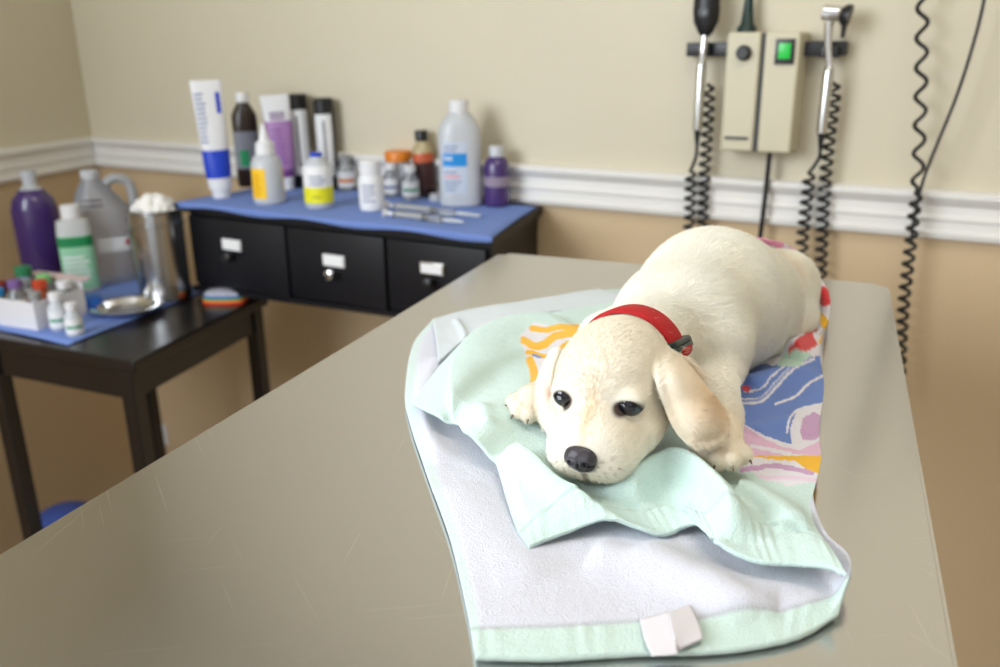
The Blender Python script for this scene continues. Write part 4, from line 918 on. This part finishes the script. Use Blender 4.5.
# coat colours
CO = np.array(s2l(246, 242, 231)); TAN = np.array(s2l(226, 200, 166)); BEI = np.array(s2l(232, 218, 194)); DRK = np.array(s2l(34, 27, 28)); PINK = np.array(s2l(196, 150, 132))
def gauss(X, c, r): return np.exp(-(np.linalg.norm((X - c), axis=1) / r) ** 2)
def lerp(C, c, w_): w_ = np.clip(w_, 0, 1)[:, None]; return C * (1 - w_) + c * w_
def coat(V, skin=False):
    C = np.tile(CO, (len(V), 1)); q = (V - HC) @ HM * 1000 / HS
    C = lerp(C, np.array(s2l(231, 223, 206)), 1 - sstep(48, 72, np.linalg.norm(q, axis=1))); n3 = fbm(V * 1.0, 60, 77) * 1.2
    C = lerp(C, BEI, .3 * np.clip(n3, 0, 1))
    C = lerp(C, np.array(s2l(222, 206, 178)), gauss(q, np.array([0, 60, -26]), 22) * .9); C = lerp(C, np.array(s2l(226, 212, 188)), gauss(q, np.array([20, 30, -6]), 16) * .7); C = lerp(C, TAN, np.exp(-(q[:, 0] / 4.5) ** 2 - ((q[:, 2] - 8) / 15) ** 2) * (q[:, 1] > 22) * .8)
    for a_ in ((9, -24), (12, -20), (15, -25), (19, -21), (11, -29), (16, -30), (21, -27), (24, -23), (14, -16), (20, -15), (-9, -24), (-12, -20), (-14, -27), (-18, -22)):
        C = lerp(C, np.array(s2l(120, 96, 82)), .8 * np.exp(-((q[:, 0] - a_[0]) ** 2 + (q[:, 2] - a_[1]) ** 2) / .8) * (q[:, 1] > 45))
    for s_, tip in ((1, ony(700, 405, .575)), (-1, ony(544, 395, .645))):
        C = lerp(C, TAN, gauss(V, tip, .038 if s_ > 0 else .022) * (1.0 if s_ > 0 else .5) * np.clip((abs(q[:, 0]) - 38) / 8, 0, 1))
    C = lerp(C, PINK, gauss(V, ony(549, 395, .614), .0075) * 1.0)
    C = lerp(C, BEI, gauss(V, pw, .03) * .7); C = lerp(C, BEI, gauss(V, pl_, .03) * .7); C = lerp(C, TAN, gauss(V, ony(783, 272, .90), .022) * .45)
    for s, qq, p, g in EYES:
        e = (q - np.array([s * 23, qq, 6.5])) / np.array([6.8 if s < 0 else 8.0, 12, 6.2 if s < 0 else 4.8]); C = lerp(C, DRK, 1.2 * (1 - sstep(.95, 1.5 if s > 0 else 1.32, np.linalg.norm(e, axis=1))))
        C = lerp(C, np.array(s2l(150, 122, 104)), .5 * gauss(q, np.array([s * 14, qq, 3]), 6))
    C = lerp(C, DRK, 1 - sstep(9.5, 13, np.linalg.norm((q - np.array([0, 78, -16])) / np.array([1, 1, 1]), axis=1)))
    C = lerp(C, np.array(s2l(120, 96, 84)), .75 * (1 - sstep(1, 3.4, np.abs(q[:, 0]))) * (q[:, 1] > 60) * (q[:, 2] < -22))
    if skin: C = C * 1.0
    return C
puppy = bpy.data.objects.new('puppy', me); link(puppy); puppy.location = PUP
tag(puppy, 'cream labrador puppy lying with its chin on the towel, wearing a red collar', 'puppy')
def coatmat(name, rough=.8):
    m = bpy.data.materials.new(name); m.use_nodes = True; N = m.node_tree.nodes; L = m.node_tree.links; b = N['Principled BSDF']; b.inputs['Roughness'].default_value = rough
    b.inputs['Specular IOR Level'].default_value = .25; b.inputs['Sheen Weight'].default_value = .2
    at = N.new('ShaderNodeAttribute'); at.attribute_name = 'tint'
    nz = N.new('ShaderNodeTexNoise'); nz.inputs['Scale'].default_value = 60; tc = N.new('ShaderNodeTexCoord'); L.new(tc.outputs['Object'], nz.inputs['Vector'])
    mr = N.new('ShaderNodeMapRange'); mr.inputs[3].default_value = .95; mr.inputs[4].default_value = 1.04; L.new(nz.outputs['Fac'], mr.inputs[0])
    ml = N.new('ShaderNodeMix'); ml.data_type = 'RGBA'; ml.blend_type = 'MULTIPLY'; ml.inputs[0].default_value = 1; L.new(at.outputs['Color'], ml.inputs[6]); L.new(mr.outputs[0], ml.inputs[7]); L.new(ml.outputs[2], b.inputs['Base Color']); return m
me.materials.append(coatmat('puppy_coat')); setcol(puppy, coat(V, True))
# --- eyes, nose, claws
M_eye = mat('puppy_eye', s2l(12, 12, 22), .10, coat=.2, var=.3, vscale=300)
for s, q, p, g in EYES:
    c = hd(s * 22.8, q - 6.3, 6.5) - PUP; eb = MB(); r = .0108
    eb.loft([(r * math.sin(a), max(r * math.cos(a), 1e-5), max(r * math.cos(a), 1e-5)) for a in np.linspace(-PI / 2, PI / 2, 17)], 28, Matrix.Translation(c)); eb.build('eye', M_eye, puppy)
np_ = []
def NE(c, r, k=.003, sub=False): np_.append(('e', (hd(*c), np.array(r) * HS / 1000, HM), k, hd(*c) - max(r) / 900, hd(*c) + max(r) / 900, sub))
NE((0, 76, -12), (10.5, 7, 7)); NE((0, 79, -15), (9, 5.5, 6)); NE((-5.5, 78, -14.5), (5.5, 5, 5.5)); NE((5.5, 78, -14.5), (5.5, 5, 5.5)); NE((0, 77, -20), (4, 5, 5))
NE((-5.2, 84.5, -15), (2.6, 4, 2.0), .0012, True); NE((5.2, 84.5, -15), (2.6, 4, 2.0), .0012, True); NE((-8.5, 82, -17), (2.6, 4, 1.0), .001, True); NE((8.5, 82, -17), (2.6, 4, 1.0), .001, True); NE((0, 86, -18), (.5, 4, 6), .001, True)
NV, NF = polygonise(np_, hd(0, 77, -15) - .022, hd(0, 77, -15) + .022, .0006)
obj('nose', NV - PUP, NF, mat('puppy_nose', s2l(44, 38, 46), .28, bump=.5, bscale=1400, coat=.3, var=.15), puppy)
M_claw = mat('claw', s2l(120, 100, 90), .35)
for (x, y, Y), w0 in (((707, 454, .573), pw), ((717, 459, .565), pw), ((730, 459, .564), pw), ((741, 454, .571), pw), ((515, 402, .660), pl_), ((519, 410, .652), pl_), ((529, 414, .647), pl_), ((541, 413, .648), pl_)):
    t_ = ony(x, y, Y); d = t_ - w0; d[2] = 0; d /= np.linalg.norm(d); MB().tube([t_ + d * .005 - PUP + [0, 0, -.001], t_ + d * .0082 - PUP + [0, 0, -.0025], t_ + d * .0100 - PUP + [0, 0, -.0050]], [.0013, .0010, .0003], 8).build('claw', M_claw, puppy)
# --- collar: a band that follows the neck
body = [p for p in prims if p[0] != 's']
ca = hd(0, -36, 10); cb = chest + np.array([-.008, -.02, .015]); cax = ca - cb; cax /= np.linalg.norm(cax); cc_ = hd(2, -44, -2)
ex = np.cross(cax, [0, 0, 1]); ex /= np.linalg.norm(ex); ey = np.cross(ex, cax)
def neck_r(a, off):
    dv = ex * math.cos(a) + ey * math.sin(a); t = np.linspace(.02, .09, 141); X = (cc_ + cax * off) + t[:, None] * dv; d = evald(X, body); i = np.argmax(d > 0); return t[i] if d.max() > 0 else .05
nA = 120; prof = [(-.0140, .0), (-.0138, .0022), (-.0120, .0032), (.0, .0034), (.0120, .0032), (.0138, .0022), (.0140, .0), (.004, -.001), (-.004, -.001)]
RR = np.array([neck_r(2 * PI * i / nA, 0) for i in range(nA)]); k_ = np.ones(9) / 9; RR = np.convolve(np.concatenate([RR[-4:], RR, RR[:4]]), k_, 'valid')
RR = np.minimum(RR, .072)
CV = []; CF = []; m_ = len(prof)
def cpos(a, o, t): i = (a / (2 * PI) * nA) % nA; r = np.interp(i, np.arange(nA + 1), np.append(RR, RR[0])); return cc_ + cax * o + (ex * math.cos(a) + ey * math.sin(a)) * (r + .0022 + t)
for i in range(nA):
    a = 2 * PI * i / nA
    for o_, t_ in prof: CV.append(cpos(a, o_, t_) - PUP)
for i in range(nA):
    j = (i + 1) % nA
    for k in range(m_): l = (k + 1) % m_; CF.append((i * m_ + k, i * m_ + l, j * m_ + l, j * m_ + k))
collar = obj('collar', CV, CF, mat('red_webbing', s2l(180, 3, 14), .7, bump=.5, bscale=900, var=.12, vscale=200), puppy); collar['label'] = 'red webbing collar'
# buckle: dark slide around the band
best = min(range(nA), key=lambda i: (proj(cpos(2 * PI * i / nA, 0, .003))[0] - 687) ** 2 + (proj(cpos(2 * PI * i / nA, 0, .003))[1] - 343) ** 2); ab = 2 * PI * best / nA
bk = MB()
for da in (-.055, .055):
    bk.tube([cpos(ab + da, o_, .0062 if abs(o_) < .0140 else .001) - PUP for o_ in np.linspace(-.0170, .0170, 12)], .0029, 8)
for o_ in (-.0165, .0165): bk.tube([cpos(ab + x, o_, .0046) - PUP for x in np.linspace(-.07, .07, 6)], .0029, 8)
b_ = bk.build('buckle', mat('dark_green_buckle', s2l(30, 46, 44), .3), collar); b_['label'] = 'dark slide buckle'
kp = MB(); kp.strip([cpos(ab + x, -.0095, .0055 + .004 * math.sin(PI * k / 9)) - PUP for k, x in enumerate(np.linspace(-.05, .24, 10))], [cpos(ab + x, .0095, .0055 + .004 * math.sin(PI * k / 9)) - PUP for k, x in enumerate(np.linspace(-.05, .24, 10))]); kp_ = kp.build('strap_end', mat('red_webbing', s2l(180, 3, 14), .7), collar); md = kp_.modifiers.new('thick', 'SOLIDIFY'); md.thickness = .0022
# --- short fur combed along the body
nH = 150000
P3 = np.empty(len(me.polygons) * 4, np.int64); me.polygons.foreach_get('vertices', P3); P3 = P3.reshape(-1, 4)
A_, B_, C2, D_ = [V[P3[:, k]] for k in range(4)]; ar = np.linalg.norm(np.cross(C2 - A_, D_ - B_), axis=1)
cen = (A_ + C2) / 2; fn_ = Nn[P3].mean(1)
view = ((H0 - cen) * fn_).sum(1) / np.linalg.norm(H0 - cen, axis=1)
wgt = ar * np.where(view > -.45, 1, .15) * np.where(cen[:, 2] > .912, 1, .05); rs = np.random.RandomState(7)
fi = rs.choice(len(P3), nH, p=wgt / wgt.sum()); u_, v_ = rs.rand(nH, 1), rs.rand(nH, 1)
root = (A_[fi] * (1 - u_) + B_[fi] * u_) * (1 - v_) + (D_[fi] * (1 - u_) + C2[fi] * u_) * v_
nr = Nn[P3[fi]].mean(1); nr /= np.linalg.norm(nr, axis=1)[:, None] + 1e-9
q = (root - HC) @ HM * 1000 / HS
hw_ = 1 - sstep(52, 75, np.linalg.norm(q * np.array([1, .8, 1]), axis=1))      # 1 on the head
bax = (rump - chest) / np.linalg.norm(rump - chest)
leg = np.maximum.reduce([gauss(root, (el + wr) / 2, .04), gauss(root, pw, .03), gauss(root, pl_, .032)])
flow = bax * 1.0 + np.array([0, 0, -.45]); flow = flow[None] * (1 - hw_)[:, None] + (-HF + HU * .15)[None] * hw_[:, None] + (q[:, :1] * .012 * HSd[None]) * hw_[:, None]
ld = (pw - el) / np.linalg.norm(pw - el); flow = flow * (1 - leg)[:, None] + (ld[None] * 1.2) * leg[:, None]
earm = (np.abs(q[:, 0]) > 43) & (q[:, 2] < 30) & (hw_ > .2); flow[earm] = (np.array([.1, -.25, -1.0]))
flow = flow + .22 * rs.randn(nH, 3) + .25 * np.stack([fbm(root, 90, 50 + k) for k in range(3)], 1) * 2
tg = flow - (flow * nr).sum(1)[:, None] * nr; tg /= np.linalg.norm(tg, axis=1)[:, None] + 1e-9
Ln = .0075 * (1 - hw_) + .0042 * hw_; Ln = Ln * (1 - .6 * leg); Ln *= 1 - .5 * np.maximum(gauss(root, pw, .028), gauss(root, pl_, .026)); Ln = np.where(earm, .0018, Ln)
nd = np.linalg.norm(q - np.array([0, 78, -16]), axis=1); Ln *= .45 + .55 * sstep(8, 40, nd)
keep = nd > 12.5
for s, qq, p, g in EYES:
    ed = np.linalg.norm((q - np.array([s * 23, qq, 6.5])) / np.array([1, 1.2, .8]), axis=1); Ln *= .25 + .75 * sstep(8, 20, ed); keep &= ed > 8.2
cd_ = np.abs((root - cc_) @ cax); rad = np.linalg.norm((root - cc_) - ((root - cc_) @ cax)[:, None] * cax, axis=1); keep &= ~((cd_ < .0090) & (rad < .08))
Ln *= rs.uniform(.55, 1.15, nH); lift = np.where(hw_ > .5, .34, .5) + rs.uniform(-.1, .25, nH)
sd_ = (root - cc_) @ cax; ov = (sd_ > .0085) & (sd_ < .0150) & (rad < .08) & (q[:, 2] > -20) & (rs.rand(nH) < .8); Ln = np.where(ov, rs.uniform(.008, .015, nH), Ln); lift = np.where(ov, rs.uniform(.55, .95, nH), lift)   # hairs lying over the collar
root, nr, tg, Ln, lift = root[keep], nr[keep], tg[keep], Ln[keep], lift[keep]; nH = len(root)
K = 4; pts = np.empty((nH, K, 3))
for k in range(K):
    t = k / (K - 1); pts[:, k] = root + Ln[:, None] * (tg * t) + nr * (Ln * lift * (t - .45 * t * t))[:, None] + rs.randn(nH, 3) * .00022 * t
pts += -nr[:, None, :] * .0003
hc = bpy.data.hair_curves.new('fur'); hc.add_curves([K] * nH)
hc.attributes['position'].data.foreach_set('vector', (pts.reshape(-1, 3) - PUP).astype(np.float32).ravel())
ra = hc.attributes.get('radius') or hc.attributes.new('radius', 'FLOAT', 'POINT')
ra.data.foreach_set('value', np.tile(np.linspace(1, .15, K) * .00016, nH).astype(np.float32))
tc_ = coat(root) * rs.uniform(.93, 1.06, (nH, 1)) * 1.03; ta = hc.attributes.new('tint', 'FLOAT_COLOR', 'CURVE')
ta.data.foreach_set('color', np.concatenate([np.clip(tc_ * 1.04, 0, .95), np.ones((nH, 1))], 1).astype(np.float32).ravel())
hc.materials.append(coatmat('puppy_fur', .65))
fur = bpy.data.objects.new('fur', hc); link(fur, puppy); fur['kind'] = 'stuff'
